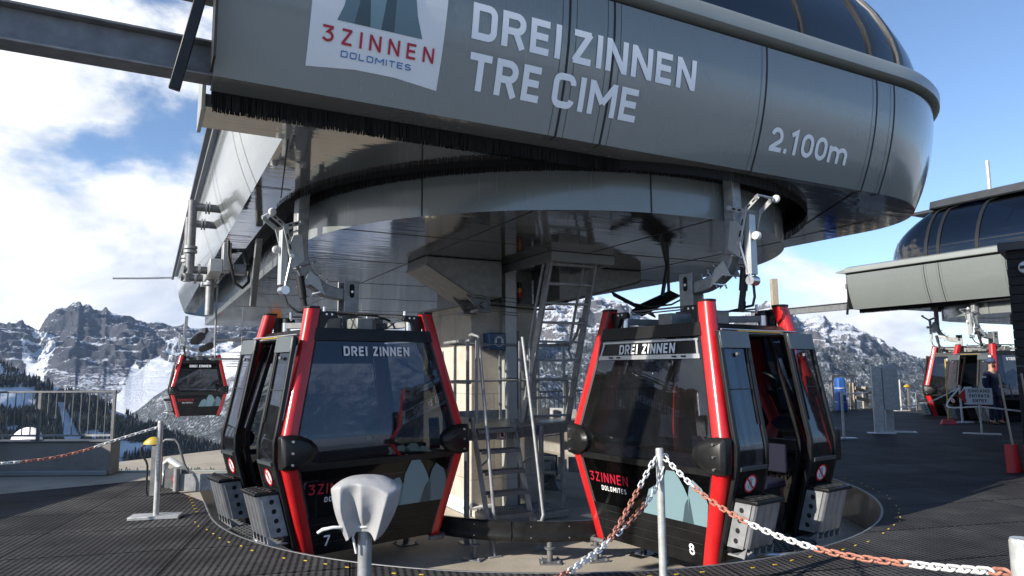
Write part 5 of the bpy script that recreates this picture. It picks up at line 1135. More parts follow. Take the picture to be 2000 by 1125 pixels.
# ------------------------------------------------------------------ entry sign, panels, posts, broom, fences on the far deck
sg = atz(1918, 848, 0)
es = thing('entry_sign', 'white entry sign with a red arrow on a thin pole with a flat base', 'sign', tuple(sg), R(-30))
mb = MB(); mb.cyl((0, 0, .02), (0, 0, .82), .022, n=10); mb.build('pole', 'worn_post', es)
mb = MB(); mb.b2((-.38, -.16, 0), (.38, .16, .02)); mb.build('base_plate', 'worn_post', es, bevel=.005)
mb = MB(); mb.b2((-.26, -.03, .70), (.27, -.015, 1.09)); pnl = mb.build('panel', 'white_paint', es, bevel=.003)
mb = MB(); mb.prism([(-.27, .72), (-.27, 1.07), (-.43, .895)], (0, -.022, 0), (1, 0, 0), (0, 0, 1), -.012); mb.build('arrow', 'sign_red', pnl)
mb = MB(); mb.prism([(-.28, .80), (-.40, .92), (-.28, 1.12), (-.12, 1.12)], (0, -.008, 0), (1, 0, 0), (0, 0, 1), -.004); mb.build('arrow_backing', 'white_paint', pnl)
for i, tx in enumerate(('EINGANG', 'ENTRATA', 'ENTRY')):
    wd = (.42, .40, .28)[i]; pl_ = lambda s, t, i=i, wd=wd: (Vec((.01-wd/2+s, -.03, .985-.115*i+t)), Vec((0, -1, 0)))
    letter_mesh(MB(), tx, pl_, .075, wd, h=.09, gap=.14).build('lettering', 'sign_black', pnl, smooth=0, recalc=False)
cbp = atz(1730, 846, 0)
tp = thing('control_panel', 'pair of tall plain grey metal panels on posts standing on the dark deck', 'panel', tuple(cbp), R(-18))
mb = MB(); mb.b2((-.24, -.10, 0), (-.02, .06, 1.62)); mb.build('cabinet', 'worn_post', tp, bevel=.01); 
mb = MB(); mb.b2((.0, -.07, .56), (.34, .02, 1.60)); mb.build('board', 'worn_post', tp, bevel=.008)
mb = MB(); mb.b2((.08, .30, 0), (.26, .42, 1.0)); mb.b2((.02, .28, .58), (.36, .36, 1.66)); mb.build('rear_board', 'worn_post', tp, bevel=.008)
mb = MB(); mb.b2((-.42, -.2, 0), (.20, .0, .02)); mb.b2((.2, .20, 0), (.7, .24, .02)); mb.b2((.2, .50, 0), (.74, .54, .02)); mb.b2((.70, .20, 0), (.74, .54, .02)); mb.b2((-.1, .2, 0), (.2, .24, .02)); mb.build('floor_frame', 'white_paint', tp)
mb = MB()
for k in range(5): mb.cyl((-.14, -.102, .45+.25*k), (-.14, -.108, .45+.25*k), .012, n=8)
mb.build('rivet', 'steel_bright', tp)
pA = atz(1649, 858, 0); pB = atz(1761, 803, 0); pC = atz(1880, 826, 0)
post(pA, 'thin chain post beside the right door of the gondola numbered eight', h=1.08)
post(pB, 'thin white chain post beside the grey metal panels', h=1.12)
post(pC, 'leaning looking chain post in front of the far gondola beside the broom', h=1.06)
chain([pC+Vec((0, 0, 1.0)), (pC+sg)/2+Vec((-.4, .3, .55)), sg+Vec((.3, .3, .62)), Vec((12.3, 16.2, .5))], 'white chain from the post by the broom passing behind the entry sign', .06, .007, (400, 1))
chain([pC+Vec((0, 0, 1.0)), pC+Vec((-.9, .2, .55)), pC+Vec((-1.7, .4, .42))], 'white chain hanging to the left of the post by the broom', .06, .007, (400, 1))
chain([pA+Vec((0, 0, 1.0)), (pA+pB)/2+Vec((-.3, 0, .86)), Vec((10.2, 20, .95))], 'pale chain between the thin post and the grey metal panels', .06, .006, (400, 1))
bs = atz(1853, 829, 0)
bt = thing('broom', 'red broom standing on its head with a long yellow handle, leaning on the far gondola', 'broom', tuple(bs))
mb = MB(); mb.tube([(0, 0, .12), (.36, .5, 1.82)], .016, 8); mb.build('handle', 'yellow_plastic', bt)
mb = MB(); mb.hexa([(-.22, -.08, 0), (.22, -.08, 0), (.22, .08, 0), (-.22, .08, 0), (-.16, -.03, .15), (.16, -.03, .15), (.16, .03, .15), (-.16, .03, .15)]); mb.build('brush_head', 'red_plastic', bt, bevel=.02)
rr_ = atz(1777, 803, 0); reader((rr_.x, rr_.y, 0), 0, 'yellow topped ticket reader on the far deck left of the far gondola', .95)
barrier((rr_.x+.3, rr_.y, 0), 0, 'bent tube barrier with a no-touching plate on the far deck')
# deck-edge railing from behind the stair to the right
def long_rail(a, c, label, h=1.12, step=1.5, nb=11, name='railing'):
    a, c = Vec(a), Vec(c); d = c-a; L_ = d.length; t = thing(name, label, 'railing', tuple(a), atan2(d.y, d.x))
    mb = MB(); mb.b2((0, -.025, h-.045), (L_, .025, h)); mb.build('top_rail', 'galvanised_dark', t)
    mb = MB(); mb.b2((0, -.015, .10), (L_, .015, .13)); mb.build('bottom_rail', 'galvanised_dark', t)
    n = max(1, int(L_/step))
    for i in range(n+1):
        mb = MB(); x = L_*i/n; mb.b2((x-.025, -.02, 0), (x+.025, .02, h-.04)); mb.build('railing_post', 'galvanised_dark', t)
        if i < n:
            mb = MB()
            for k in range(1, nb): xx = x+L_/n*k/nb; mb.b2((xx-.008, -.008, .1), (xx+.008, .008, h-.04))
            mb.build('baluster_panel', 'galvanised_dark', t, smooth=0)
long_rail((.2, 15.2, 0), (12.0, 25.9, 0), 'grey railing with thin bars along the back edge of the deck')
long_rail((12.0, 25.9, 0), (13.2, 26.6, 0), 'short tall railing section beside the blue tarpaulin', 1.3)
tb = thing('wrapped_bundle', 'bundle wrapped in blue tarpaulin standing at the end of the railing', 'bundle', (11.95, 25.2, 0))
mb = MB(); mb.hexa([(-.16, -.2, 0), (.18, -.2, 0), (.18, .2, 0), (-.16, .2, 0), (-.14, -.16, 1.22), (.14, -.16, 1.25), (.14, .16, 1.25), (-.14, .16, 1.2)]); mb.build('tarpaulin', 'blue_tarp', tb, bevel=.06, seg=3)
for z in (.35, .85): mb = MB(); mb.tube([(.175*cos(a), .21*sin(a), z) for a in [2*pi*k/16 for k in range(16)]], .012, 6, closed=True); mb.build('rope', 'chain_white', tb)
wf = thing('timber_fence', 'low fence of pale timber posts and rails dropping away at the back of the deck', 'fence', (13.1, 26.6, 0), R(38))
for i in range(5):
    mb = MB(); mb.b2((i*1.0-.09, -.09, -.4-.12*i), (i*1.0+.09, .09, 1.0-.16*i)); mb.build('fence_post', 'pale_wood', wf, bevel=.01)
for z in (.8, .45):
    mb = MB(); mb.bar((0, -.1, z), (4, -.1, z-.64), .05, .13); mb.build('fence_rail', 'pale_wood', wf, bevel=.006)
tt = thing('timber_post', 'pale square timber post with a sloping brace beyond the asphalt, seen under the landing', 'post', tuple(atz(1106, 878, 0)))
mb = MB(); mb.b2((-.05, -.05, 0), (.05, .05, 1.5)); mb.build('post', 'pale_wood', tt, bevel=.006)
mb = MB(); mb.bar((0, .05, .46), (-1.0, .4, .18), .06, .09); mb.build('brace', 'pale_wood', tt)
tw = thing('low_wall', 'low grey concrete wall end beside the timber post beyond the asphalt', 'wall', tuple(atz(1150, 872, 0)+Vec((.2, .3, 0))))
mb = MB(); mb.b2((-.5, 0, -.2), (1.8, .25, .75)); mb.build('wall', 'concrete_wall', tw, bevel=.01)
# ------------------------------------------------------------------ the man in the blue coat
def skin(name, joints, edges, m, parent, sub=2, root=0):
    me = bpy.data.meshes.new(name); me.from_pydata([j[0] for j in joints], edges, []); o = bpy.data.objects.new(name, me); COL.objects.link(o); o.parent = parent
    md = o.modifiers.new('skin', 'SKIN'); md.use_smooth_shade = True
    for v, j in zip(me.skin_vertices[0].data, joints): v.radius = (j[1], j[2] if len(j) > 2 else j[1])
    me.skin_vertices[0].data[root].use_root = True
    sb = o.modifiers.new('sub', 'SUBSURF'); sb.levels = sb.render_levels = sub
    me.materials.append(M[m]); return o
mg = atz(1945, 829, 0)
man = thing('person', 'bearded man in a navy work coat and bobble hat standing beside the far gondola', 'person', tuple(mg), R(25))   # local +x = his left ... faces -y turned to the right
J = [((0, 0, .95), .13, .10), ((0, 0, 1.15), .13, .10), ((0, 0, 1.36), .15, .10), ((0, -.005, 1.50), .06, .06), ((0, -.02, 1.60), .075, .085), ((0, -.02, 1.72), .07, .085),
     ((-.10, 0, .88), .085), ((-.11, -.01, .48), .06), ((-.12, .02, .09), .04), ((-.12, -.10, .04), .035), ((.10, 0, .88), .085), ((.14, -.03, .48), .06), ((.18, -.02, .09), .04), ((.20, -.14, .04), .035),
     ((-.20, .0, 1.42), .06), ((-.27, .02, 1.14), .045), ((-.24, -.06, .90), .032), ((.20, 0, 1.42), .06), ((.28, -.02, 1.16), .045), ((.26, -.22, 1.02), .032)]
ED = [(0, 1), (1, 2), (2, 3), (3, 4), (4, 5), (0, 6), (6, 7), (7, 8), (8, 9), (0, 10), (10, 11), (11, 12), (12, 13), (2, 14), (14, 15), (15, 16), (2, 17), (17, 18), (18, 19)]
body = skin('body', J, ED, 'skin', man)
JC = [((0, 0, .80), .20, .14), ((0, 0, .95), .19, .14), ((0, 0, 1.15), .19, .145), ((0, 0, 1.36), .20, .14), ((0, .0, 1.49), .10, .09), ((-.22, .0, 1.41), .085), ((-.30, .03, 1.13), .075), ((-.26, -.05, .93), .058), ((.22, 0, 1.41), .085), ((.31, -.02, 1.15), .075), ((.28, -.19, 1.03), .058)]
skin('coat', JC, [(0, 1), (1, 2), (2, 3), (3, 4), (3, 5), (5, 6), (6, 7), (3, 8), (8, 9), (9, 10)], 'cloth_navy', man, root=1)
skin('trousers', [((0, 0, .92), .16, .12), ((-.11, 0, .80), .105), ((-.115, -.01, .46), .085), ((-.125, .02, .10), .07), ((.11, 0, .80), .105), ((.145, -.03, .46), .085), ((.185, -.02, .10), .07)], [(0, 1), (1, 2), (2, 3), (0, 4), (4, 5), (5, 6)], 'cloth_navy', man)
for x, y in ((-.125, -.0), (.19, -.03)):
    skin('boot', [((x, y+.03, .10), .065), ((x, y+.02, .045), .055, .05), ((x+.01, y-.15, .04), .05, .04)], [(0, 1), (1, 2)], 'boot_brown', man)
HD = Vec((0, -.02, 1.66))
mb = MB(); mb.lathe([(.094, -.005), (.108, .02), (.108, .06), (.098, .10), (.07, .14), (.02, .155)], (0, -.01, 1.70), 20); hat = mb.build('knit_hat', 'knit_blue', man, smooth=60)
mb = MB(); mb.lathe([(.108, 0), (.113, .01), (.113, .045), (.107, .052)], (0, -.01, 1.69), 20); mb.build('hat_cuff', 'cloth_navy', hat, smooth=60)
mb = MB(); mb.lathe([(.008, -.035), (.035, -.02), (.045, 0), (.035, .025), (.008, .04)], (0, .0, 1.88), 12); mb.build('bobble', 'chain_white', hat, smooth=60)
mb = MB()   # face turned to his left
fd = Vec((.5, -.86, 0)).normalized(); sd_ = Vec((.86, .5, 0))
c = HD+fd*.088; mb.hexa([c-sd_*.014+Vec((0, 0, -.02)), c+sd_*.014+Vec((0, 0, -.02)), c+sd_*.012+fd*.02+Vec((0, 0, -.02)), c-sd_*.012+fd*.02+Vec((0, 0, -.02)), c-sd_*.008+Vec((0, 0, .03)), c+sd_*.008+Vec((0, 0, .03)), c+sd_*.006+fd*.006+Vec((0, 0, .03)), c-sd_*.006+fd*.006+Vec((0, 0, .03))]); mb.build('nose', 'skin', body)
for s_ in (-1, 1):
    mb = MB(); e = HD+fd*.078+sd_*.032*s_+Vec((0, 0, .028)); mb.lathe([(.001, -.009), (.010, -.004), (.010, .004), (.001, .009)], e, 8); mb.build('eye', 'sign_black', body)
    mb = MB(); e = HD+sd_*.088*s_+Vec((0, 0, 0)); mb.lathe([(.004, -.03), (.016, -.012), (.018, .015), (.006, .03)], e, 8); mb.build('ear', 'skin', body)
mb = MB(); rows = []
for i, (z, r) in enumerate(((.005, .082), (-.03, .092), (-.06, .09), (-.09, .075), (-.105, .045))):
    rows.append([HD+Vec((0, 0, z))+(fd*cos(a)+sd_*sin(a))*r for a in [-1.5+3.0*k/12 for k in range(13)]])
mb.grid(rows); mb.build('beard', 'beard', man, smooth=60)
def hand(p, d, name='hand'):
    p, d = Vec(p), Vec(d).normalized(); s_ = d.cross(Vec((1, .3, 0))).normalized()
    jn = [(p, .026, .018), (p+d*.05, .034, .016)]; e = [(0, 1)]
    for k in range(4):
        o_ = s_*(.026-.0175*k); L_ = (.062, .072, .068, .052)[k]; i = len(jn)
        jn += [(p+d*.085+o_, .009), (p+d*(.085+L_*.5)+o_+Vec((0, -.012, -.004)), .0085), (p+d*(.085+L_*.8)+o_+Vec((0, -.03, 0)), .0075)]; e += [(1, i), (i, i+1), (i+1, i+2)]
    i = len(jn); jn += [(p+d*.03+s_*.04, .010), (p+d*.07+s_*.055, .008)]; e += [(0, i), (i, i+1)]
    return skin(name, jn, e, 'skin', man, 1)
hand((-.24, -.06, .91), (.05, -.2, -1)); hand((.26, -.21, 1.02), (.1, -.8, -.5))
mb = MB()
for z in (0, .03): mb.box((-.335, .0, 1.30+z), (.015, .10, .014))
mb.build('arm_stripe', 'white_paint', man)
st_ = MB(); st_.cyl((.30, -.33, .70), (.29, -.27, 1.12), .012, n=8); tag(st_.build('walking_stick', 'sign_black', smooth=60), 'dark rod held in the hand of the man in the blue coat', 'rod').matrix_world = Matrix.Translation(mg) @ Matrix.Rotation(R(25), 4, 'Z')
# ------------------------------------------------------------------ mountains
def mtn_mat(name, rock, forest_z, snow_lo, snow_hi, scale=1.0, warm=.0, forest=True, band=1.0):
    m, nt, b = new_mat(name); L = nt.links.new
    geo = N(nt, 'ShaderNodeNewGeometry'); tc = N(nt, 'ShaderNodeTexCoord')
    def mth(op, a, c=None, clamp=False):
        n = N(nt, 'ShaderNodeMath', operation=op); n.use_clamp = clamp
        for i, q in enumerate((a, c)):
            if q is None: continue
            if isinstance(q, (int, float)): n.inputs[i].default_value = q
            else: L(q, n.inputs[i])
        return n.outputs[0]
    pos = geo.outputs['Position']; sp = N(nt, 'ShaderNodeSeparateXYZ'); L(pos, sp.inputs[0]); sn = N(nt, 'ShaderNodeSeparateXYZ'); L(geo.outputs['Normal'], sn.inputs[0])
    nA = N(nt, 'ShaderNodeTexNoise', Scale=.012/scale, Detail=12.0, Roughness=.68); L(pos, nA.inputs['Vector'])
    mp = N(nt, 'ShaderNodeMapping'); mp.inputs['Scale'].default_value = (.25, .25, 2.4); mp.inputs['Rotation'].default_value = (R(7), R(9), 0); L(pos, mp.inputs['Vector'])
    nB = N(nt, 'ShaderNodeTexNoise', Scale=.016/scale, Detail=11.0, Roughness=.72, Distortion=.6); L(mp.outputs[0], nB.inputs['Vector'])
    nC = N(nt, 'ShaderNodeTexNoise', Scale=.07/scale, Detail=8.0, Roughness=.75); L(pos, nC.inputs['Vector'])
    c = Vec(rock)
    rk = ramp(nt, [(.28, c*.45), (.46, c*.9), (.56, [c.x*1.15, c.y*1.1, c.z*1.05]), (.70, [c.x*(1.5+warm), c.y*(1.45+warm*.4), c.z*1.35])], nA.outputs['Fac'])
    s_ = mth('ADD', mth('MULTIPLY', sn.outputs['Z'], 1.0), mth('ADD', mth('MULTIPLY', mth('SUBTRACT', nB.outputs['Fac'], .5), 1.5*band), mth('MULTIPLY', mth('SUBTRACT', nC.outputs['Fac'], .5), 1.3)))
    at = N(nt, 'ShaderNodeAttribute'); at.attribute_name = 'snow'; s_ = mth('ADD', s_, mth('MULTIPLY', at.outputs['Fac'], .55))
    mr = N(nt, 'ShaderNodeMapRange'); mr.interpolation_type = 'SMOOTHSTEP'; mr.inputs['From Min'].default_value = snow_lo; mr.inputs['From Max'].default_value = snow_hi; L(s_, mr.inputs['Value'])
    mx = N(nt, 'ShaderNodeMixRGB'); L(mr.outputs['Result'], mx.inputs['Fac']); L(rk.outputs['Color'], mx.inputs['Color1']); mx.inputs['Color2'].default_value = (.66, .69, .74, 1); last = mx.outputs['Color']
    if forest:
        vo = N(nt, 'ShaderNodeTexVoronoi', Scale=.11/scale); mp2 = N(nt, 'ShaderNodeMapping'); mp2.inputs['Scale'].default_value = (1, 1, .45); L(pos, mp2.inputs['Vector']); L(mp2.outputs[0], vo.inputs['Vector'])
        fc = ramp(nt, [(.0, (.012, .016, .018)), (.5, (.03, .036, .038)), (.8, (.16, .18, .20)), (1, (.5, .53, .57))], mth('ADD', vo.outputs['Distance'], mth('MULTIPLY', mth('SUBTRACT', nA.outputs['Fac'], .5), 1.1)))
        fm = N(nt, 'ShaderNodeMapRange'); fm.interpolation_type = 'SMOOTHSTEP'; fm.inputs['From Min'].default_value = forest_z+55; fm.inputs['From Max'].default_value = forest_z-55
        L(mth('ADD', sp.outputs['Z'], mth('MULTIPLY', mth('SUBTRACT', nA.outputs['Fac'], .5), 420)), fm.inputs['Value'])
        fm.inputs['To Min'].default_value = 0; fm.inputs['To Max'].default_value = .95
        m2 = N(nt, 'ShaderNodeMixRGB'); L(fm.outputs['Result'], m2.inputs['Fac']); L(last, m2.inputs['Color1']); L(fc.outputs['Color'], m2.inputs['Color2']); last = m2.outputs['Color']
    L(last, b.inputs['Base Color']); b.inputs['Roughness'].default_value = .95; b.inputs['Specular IOR Level'].default_value = .1
    bp = N(nt, 'ShaderNodeBump', Strength=.9, Distance=14.0*scale); L(mth('ADD', nB.outputs['Fac'], mth('MULTIPLY', nC.outputs['Fac'], .5)), bp.inputs['Height']); L(bp.outputs['Normal'], b.inputs['Normal'])
    return m
mtn_mat('rock_far', (.066, .072, .088), -60, .84, 1.10, 1.0, .25, False)
mtn_mat('rock_right', (.115, .115, .125), 95, .62, .86, 1.0, .35, True)
mtn_mat('slope_mid', (.09, .088, .09), -40, .35, .75, .6, 0, True, .5)
mtn_mat('slope_near', (.05, .048, .045), -900, .15, .55, .35, 0, False, .3)
def interp(prof, x):
    if x <= prof[0][0]: return prof[0][1]
    for (a, b_), (c, d) in zip(prof, prof[1:]):
        if x <= c: return b_+(d-b_)*(x-a)/(c-a)
    return prof[-1][1]
def inside(poly, x, y):
    r = False
    for (a, b_), (c, d) in zip(poly, poly[1:]+poly[:1]):
        if (b_ > y) != (d > y) and x < (c-a)*(y-b_)/(d-b_)+a: r = not r
    return r
def to_px(p):
    z = p[2]-EYE; zc = p[1]*cos(PITCH)+z*sin(PITCH); yc2 = -p[1]*sin(PITCH)+z*cos(PITCH); return 1000+FPX*p[0]/zc, 562.5-FPX*yc2/zc
def mountain(name, prof, x0, x1, Yb, Yr, zb, nx, ny, m, amp, fs, seed, shape=.85, ridge_amp=.25, fan=None, fields=(), jagged=0.0, terr=0.0):
    """a massif: ridge heights from its skyline, ridged fractal relief between valley and crest, and a back slope"""
    mb = MB(); rows = []; H_ = noise.hetero_terrain
    for i in range(ny+5):
        t = i/ny; row = []
        for j in range(nx+1):
            px = x0+(x1-x0)*j/nx; tx = (px-1000)/FPX; jag = (noise.ridged_multi_fractal(Vec((px*.021, seed, 0)), 1, 2.1, 6, 1, 2)-1.0)*jagged; zr = aty(px, interp(prof, px), Yr).z; dj = aty(px, interp(prof, px)-jag, Yr).z-zr
            tt = min(t, 1.0); Y = Yb+(Yr-Yb)*t; x = tx*Y*1.0
            z = zb+(zr-zb)*tt**shape+dj*max(0, min(1, (tt-.80)/.20))**1.5
            if t > 1: z = zr+dj-(t-1)*(zr-zb)*2.0
            p = Vec((x/fs, Y/fs, z/fs*.7+seed))
            r = noise.ridged_multi_fractal(p, 1.0, 2.1, 7, 1.0, 2.0)-1.0
            f = noise.fractal(p*3.1, 1.0, 2.0, 5)
            k = amp*(sin(pi*min(1, tt))**.5*(1-ridge_amp)+ridge_amp*tt)
            if fan: k *= fan(px, tt)
            soft = 1.0
            if fields:
                q0 = to_px((x, Y, z))
                w0 = 10*noise.noise(Vec((q0[0]*.04, q0[1]*.04, seed)))
                if inside(fields[1], q0[0]+w0, q0[1]+w0): soft = .3
            k *= soft
            z += (r*.8+f*.35)*k
            if terr and tt > .12:
                P_ = terr*(1+.35*noise.noise(Vec((x/700, Y/700, seed)))); q_ = (z+.10*x+26*noise.noise(Vec((x/160, Y/160, z/160+seed))))/P_; fr_ = q_-math.floor(q_)
                z += (fr_**2.6-fr_)*P_*min(1, (tt-.12)*4)*(.35+.65*(tt < .97))*(soft if soft < 1 else (fan(px, tt) if fan else 1))
            Y2 = Y-(r*.5)*k*.8; row.append((tx*Y2, Y2, z))
        rows.append(row)
    # snow lying in bowls and on scree fans, per vertex
    mb.grid(rows); o = mb.build(name, m, smooth=180, recalc=False)
    ca = o.data.color_attributes.new('snow', 'FLOAT_COLOR', 'POINT')
    for i, v in enumerate(o.data.vertices):
        s_ = 0.0
        if fields:
            q = to_px(v.co); w_ = 14*noise.noise(Vec((q[0]*.05, q[1]*.05, seed)))+6*noise.noise(Vec((q[0]*.2, q[1]*.2, seed)))
            for f in fields:
                if inside(f, q[0]+w_, q[1]+w_*.8): s_ = 1.0
        ca.data[i].color = (s_, s_, s_, 1)
    return tag(o, kind='structure')
L1 = [(-260, 660), (-100, 640), (0, 628), (40, 630), (75, 642), (92, 618), (112, 605), (135, 597), (152, 592), (158, 601), (170, 597), (181, 604), (196, 609), (205, 604), (213, 613), (232, 618), (250, 618), (262, 626), (285, 632), (300, 632), (345, 634), (380, 642), (430, 640), (520, 628), (640, 640), (800, 650), (960, 660)]
SNOW_L = [[(40, 655), (70, 640), (112, 655), (98, 690), (84, 740), (60, 735), (45, 690)], [(195, 792), (225, 760), (252, 722), (300, 690), (350, 712), (352, 770), (268, 812)], [(318, 655), (350, 660), (460, 665), (470, 700), (380, 690), (330, 690)], [(-200, 690), (-60, 650), (0, 668), (-40, 720), (-200, 760)]]
mountain('mountains', L1, -260, 960, 2700, 4200, -230, 620, 190, 'rock_far', 120, 400, 1.3, .72, .03, lambda px, t: .15+.85*min(1, max(0, (t-.22)*4)), SNOW_L, 9, 34)
L2 = [(60, 900), (200, 850), (275, 806), (310, 775), (355, 742), (440, 690), (520, 650), (640, 610), (760, 600), (900, 640)]
mountain('hills', L2, 60, 900, 1300, 2400, -330, 220, 90, 'slope_mid', 60, 500, 4.1, .9, .15)
L3 = [(-400, 590), (-150, 662), (0, 705), (60, 733), (120, 758), (200, 790), (280, 820), (340, 848), (440, 882), (600, 940), (760, 980)]
near = mountain('near_slope', L3, -400, 760, 300, 1100, -260, 160, 90, 'slope_near', 26, 260, 2.2, .95, .1)
R1 = [(700, 700), (860, 650), (1000, 622), (1040, 604), (1060, 594), (1085, 586), (1110, 590), (1140, 578), (1165, 582), (1182, 586), (1212, 590), (1232, 604), (1250, 618), (1300, 640), (1400, 632), (1470, 616), (1486, 602), (1497, 590), (1506, 598), (1520, 606), (1536, 604), (1548, 614), (1564, 634), (1578, 628), (1592, 623), (1610, 623), (1622, 636), (1650, 635), (1690, 656), (1730, 681), (1780, 701), (1815, 713), (1860, 722), (1950, 735), (2300, 760)]
mountain('mountains', R1, 700, 2300, 1900, 4400, -200, 640, 190, 'rock_right', 120, 430, 7.7, .75, .03, None, (), 12, 40)
# valley floor under everything
tag(MB().add([(-9000, -40, -300), (9000, -40, -300), (9000, 9000, -300), (-9000, 9000, -300)], [(0, 1, 2, 3)]).build('valley_ground', 'slope_mid', smooth=0), kind='structure')
# the forest on the near slope: one mass of spruces, with pistes and clearings left open
me_ = near.data; rt = random.Random(11); tv = MB()
grid_w = 161
vs_ = [v.co.copy() for v in me_.vertices]
def open_ground(px, py):
    a = 118+ (py-790)*.34
    if 785 < py < 880 and abs(px-a) < 7+(py-785)*.17: return True
    if 845 < py < 925 and 205 < px < 300 and (px-205) > (925-py)*.3 and py > 862-(px-215)*.02 and not (px > 240 and py > 880): return True
    if 752 < py < 800 and px < 68: return True
    if 800 < py < 825 and 150 < px < 200: return noise.noise(Vec((px*.05, py*.05, 1))) > 0
    return noise.noise(Vec((px*.02, py*.03, 5))) > .33
cnt = 0
for _ in range(60000):
    i = rt.randrange(0, 90); j = rt.randrange(0, 159)
    a, b_, c, d = vs_[i*grid_w+j], vs_[i*grid_w+j+1], vs_[(i+1)*grid_w+j+1], vs_[(i+1)*grid_w+j]
    s_, t_ = rt.random(), rt.random(); p = a.lerp(b_, s_).lerp(d.lerp(c, s_), t_)
    if rt.random() > min(1, (p.y/700)**1.2): continue
    px, py = to_px(p)
    if px < -120 or px > 640 or py > 960 or open_ground(px, py): continue
    if py < interp(L3, px)+30 and px < 120 and rt.random() < .6: continue
    h = rt.uniform(8, 15)*(1 if py > 740 else .75); r = h*rt.uniform(.14, .2); an = rt.random()*6; q = 5; base = len(tv.v)
    tip = p+Vec((0, 0, h)); q_ = rt.random(); mi = 0 if q_ < .68 else (1 if q_ < .9 else 2)
    ring1 = [p+Vec((r*cos(an+2*pi*k/q), r*sin(an+2*pi*k/q), h*.10)) for k in range(q)]
    ring2 = [p+Vec((r*.62*cos(an+.6+2*pi*k/q), r*.62*sin(an+.6+2*pi*k/q), h*.48)) for k in range(q)]
    tv.add(ring1+[p+Vec((0, 0, h*.66))], [(k, (k+1) % q, q) for k in range(q)], mi); tv.add(ring2+[tip], [(k, (k+1) % q, q) for k in range(q)], mi); cnt += 1
    if cnt >= 15000: break
mat('spruce_dark', (.016, .022, .020), .95, 0, .5, .05, spec=.1); mat('larch_brown', (.045, .036, .028), .95, 0, .4, .05, spec=.1)
mat('spruce_snowy', (.09, .10, .11), .95, 0, .4, .05, spec=.1)
tag(tv.build('forest', ['spruce_dark', 'larch_brown', 'spruce_snowy'], smooth=0, recalc=False), 'dark conifer forest covering the slope below the terrace on the left', 'forest', kind='stuff')

# hills and ground behind the camera (they show in the glass and the glossy panels)
mb = MB(); rows = []
for i in range(14):
    t = i/13; row = []
    for j in range(91):
        a = R(150)+R(240)*j/90; r = 500+2600*t; z = -60+min(t*1.6, 1)*(330+170*noise.noise(Vec((cos(a)*2.2, sin(a)*2.2, 3.3))))*.75+60*noise.fractal(Vec((cos(a)*r/300, sin(a)*r/300, .5)), 1, 2, 4)*t
        row.append((r*cos(a), r*sin(a), z))
    rows.append(row)
mb.grid(rows); tag(mb.build('hills', 'slope_mid', smooth=180, recalc=False), kind='structure')
tag(sheet('meadow', [(-120, -150), (150, -150), (150, -45), (-120, -45)], [], -.08, 'meadow'), kind='structure')
tag(sheet('forecourt', [(-60, -45), (60, -45), (60, 6.0), (24, 6.0), (24, 3.2), (-4, 3.2), (-6, 2.4), (-40, 2.4), (-60, 2.0)], [], -.02, 'concrete_grey'), kind='structure')
# thin mountain air
hz = MB().b2((-9500, -4500, -301), (9500, 9500, 760)).build('haze', [], smooth=0)
m = bpy.data.materials.new('haze_air'); m.use_nodes = True; nt = m.node_tree; nt.nodes.remove(nt.nodes['Principled BSDF'])
pv = N(nt, 'ShaderNodeVolumePrincipled'); pv.inputs['Color'].default_value = (.52, .70, 1, 1); pv.inputs['Density'].default_value = 3.6e-5; pv.inputs['Anisotropy'].default_value = .2
nt.links.new(pv.outputs['Volume'], nt.nodes['Material Output'].inputs['Volume']); hz.data.materials.append(m); tag(hz, kind='stuff')
# ------------------------------------------------------------------ sky and sun
SUN_EL, SUN_AZ = R(24), atan2(-.561, -.828)         # direction towards the sun in plan
sd = bpy.data.lights.new('sun', 'SUN'); sd.energy = 4.7; sd.angle = R(.5); sd.color = (1, .93, .83)
so = bpy.data.objects.new('sun', sd); COL.objects.link(so)
sdir = Vec((cos(SUN_AZ)*cos(SUN_EL), sin(SUN_AZ)*cos(SUN_EL), sin(SUN_EL)))
so.rotation_euler = sdir.to_track_quat('Z', 'Y').to_euler(); so.location = sdir*60
w = bpy.data.worlds.new('World'); SC.world = w; w.use_nodes = True; nt = w.node_tree; L = nt.links.new
bg = nt.nodes['Background']
sky = N(nt, 'ShaderNodeTexSky'); sky.sky_type = 'NISHITA'; sky.sun_disc = False; sky.sun_elevation = SUN_EL; sky.sun_rotation = pi/2-SUN_AZ; sky.altitude = 2100; sky.air_density = 1.0; sky.dust_density = .15; sky.ozone_density = 2.6
tc = N(nt, 'ShaderNodeTexCoord')
sx = N(nt, 'ShaderNodeSeparateXYZ'); L(tc.outputs['Generated'], sx.inputs[0])
def wm(op, a, c=None, clamp=False):
    n = N(nt, 'ShaderNodeMath', operation=op); n.use_clamp = clamp
    for i, q in enumerate((a, c)):
        if q is None: continue
        if isinstance(q, (int, float)): n.inputs[i].default_value = q
        else: L(q, n.inputs[i])
    return n.outputs[0]
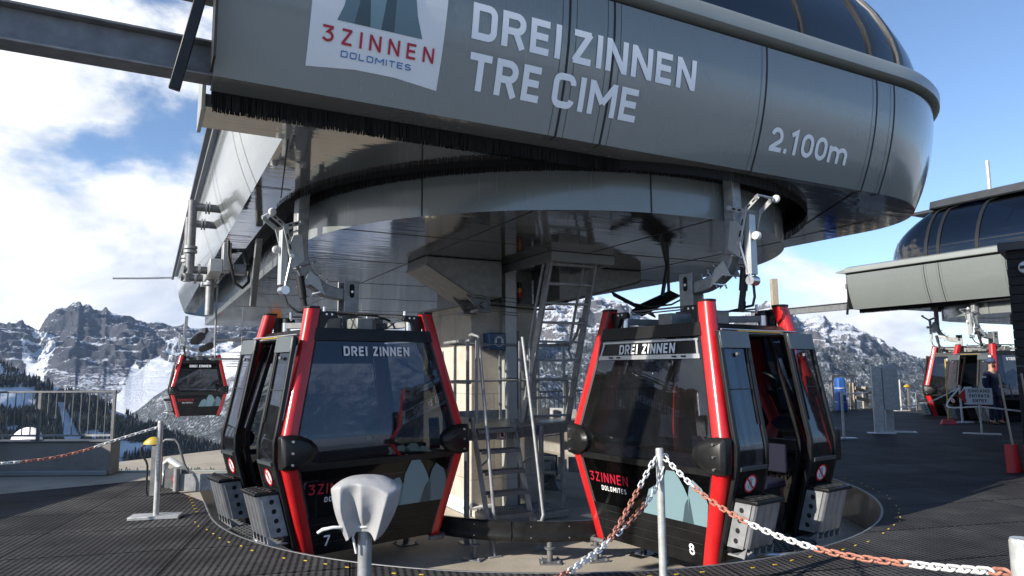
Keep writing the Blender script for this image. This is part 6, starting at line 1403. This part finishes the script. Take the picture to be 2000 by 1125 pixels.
# clouds on a flat layer: direction divided by height
zz = wm('ADD', wm('MAXIMUM', sx.outputs['Z'], 0.0), .16)
cv = N(nt, 'ShaderNodeCombineXYZ'); L(wm('MULTIPLY', sx.outputs['X'], 2.2), cv.inputs['X']); L(wm('MULTIPLY', sx.outputs['Y'], 2.2), cv.inputs['Y']); L(wm('MULTIPLY', sx.outputs['Z'], 4.6), cv.inputs['Z'])
n1 = N(nt, 'ShaderNodeTexNoise', Scale=1.15, Detail=12.0, Roughness=.58, Distortion=.25); L(cv.outputs[0], n1.inputs['Vector'])
n2 = N(nt, 'ShaderNodeTexNoise', Scale=.5, Detail=3.0); mp = N(nt, 'ShaderNodeMapping'); mp.inputs['Location'].default_value = (3.1, 1.7, .4); L(cv.outputs[0], mp.inputs['Vector']); L(mp.outputs[0], n2.inputs['Vector'])
# more cloud to the left and towards the horizon
bias = wm('ADD', wm('MULTIPLY', sx.outputs['X'], -.16), wm('ADD', wm('MULTIPLY', wm('SUBTRACT', .30, sx.outputs['Z']), .42), wm('MULTIPLY', wm('SUBTRACT', sx.outputs['Y'], .9), .07)))
dens = wm('ADD', wm('ADD', wm('MULTIPLY', n1.outputs['Fac'], .8), wm('MULTIPLY', n2.outputs['Fac'], .25)), bias)
cov = N(nt, 'ShaderNodeMapRange'); cov.interpolation_type = 'SMOOTHSTEP'; cov.inputs['From Min'].default_value = .515; cov.inputs['From Max'].default_value = .615; L(dens, cov.inputs['Value'])
n3 = N(nt, 'ShaderNodeTexNoise', Scale=2.3, Detail=9.0, Roughness=.6, Distortion=.3); L(cv.outputs[0], n3.inputs['Vector'])
ccol = ramp(nt, [(.22, (.42, .48, .60)), (.38, (.70, .75, .84)), (.50, (1.0, 1.02, 1.05)), (.62, (1.28, 1.27, 1.25))], n3.outputs['Fac'])
SKYK = .13
sk = N(nt, 'ShaderNodeVectorMath', operation='SCALE'); L(sky.outputs['Color'], sk.inputs[0]); sk.inputs['Scale'].default_value = 1.0
cl = N(nt, 'ShaderNodeVectorMath', operation='SCALE'); L(ccol.outputs['Color'], cl.inputs[0]); cl.inputs['Scale'].default_value = .72/SKYK
mx = N(nt, 'ShaderNodeMixRGB'); L(cov.outputs['Result'], mx.inputs['Fac']); L(sk.outputs[0], mx.inputs['Color1']); L(cl.outputs[0], mx.inputs['Color2'])
L(mx.outputs['Color'], bg.inputs['Color']); bg.inputs['Strength'].default_value = SKYK
# ------------------------------------------------------------------ render settings
vs = SC.view_settings; vs.view_transform = 'Standard'; vs.look = 'None'; vs.gamma = 1; vs.exposure = 0.68; vs.use_curve_mapping = False
SC.render.engine = 'CYCLES'
cy = SC.cycles; cy.use_denoising = True; cy.max_bounces = 8; cy.transparent_max_bounces = 16; cy.glossy_bounces = 4; cy.transmission_bounces = 4; cy.diffuse_bounces = 4; cy.caustics_reflective = False; cy.caustics_refractive = False; cy.sample_clamp_indirect = 6
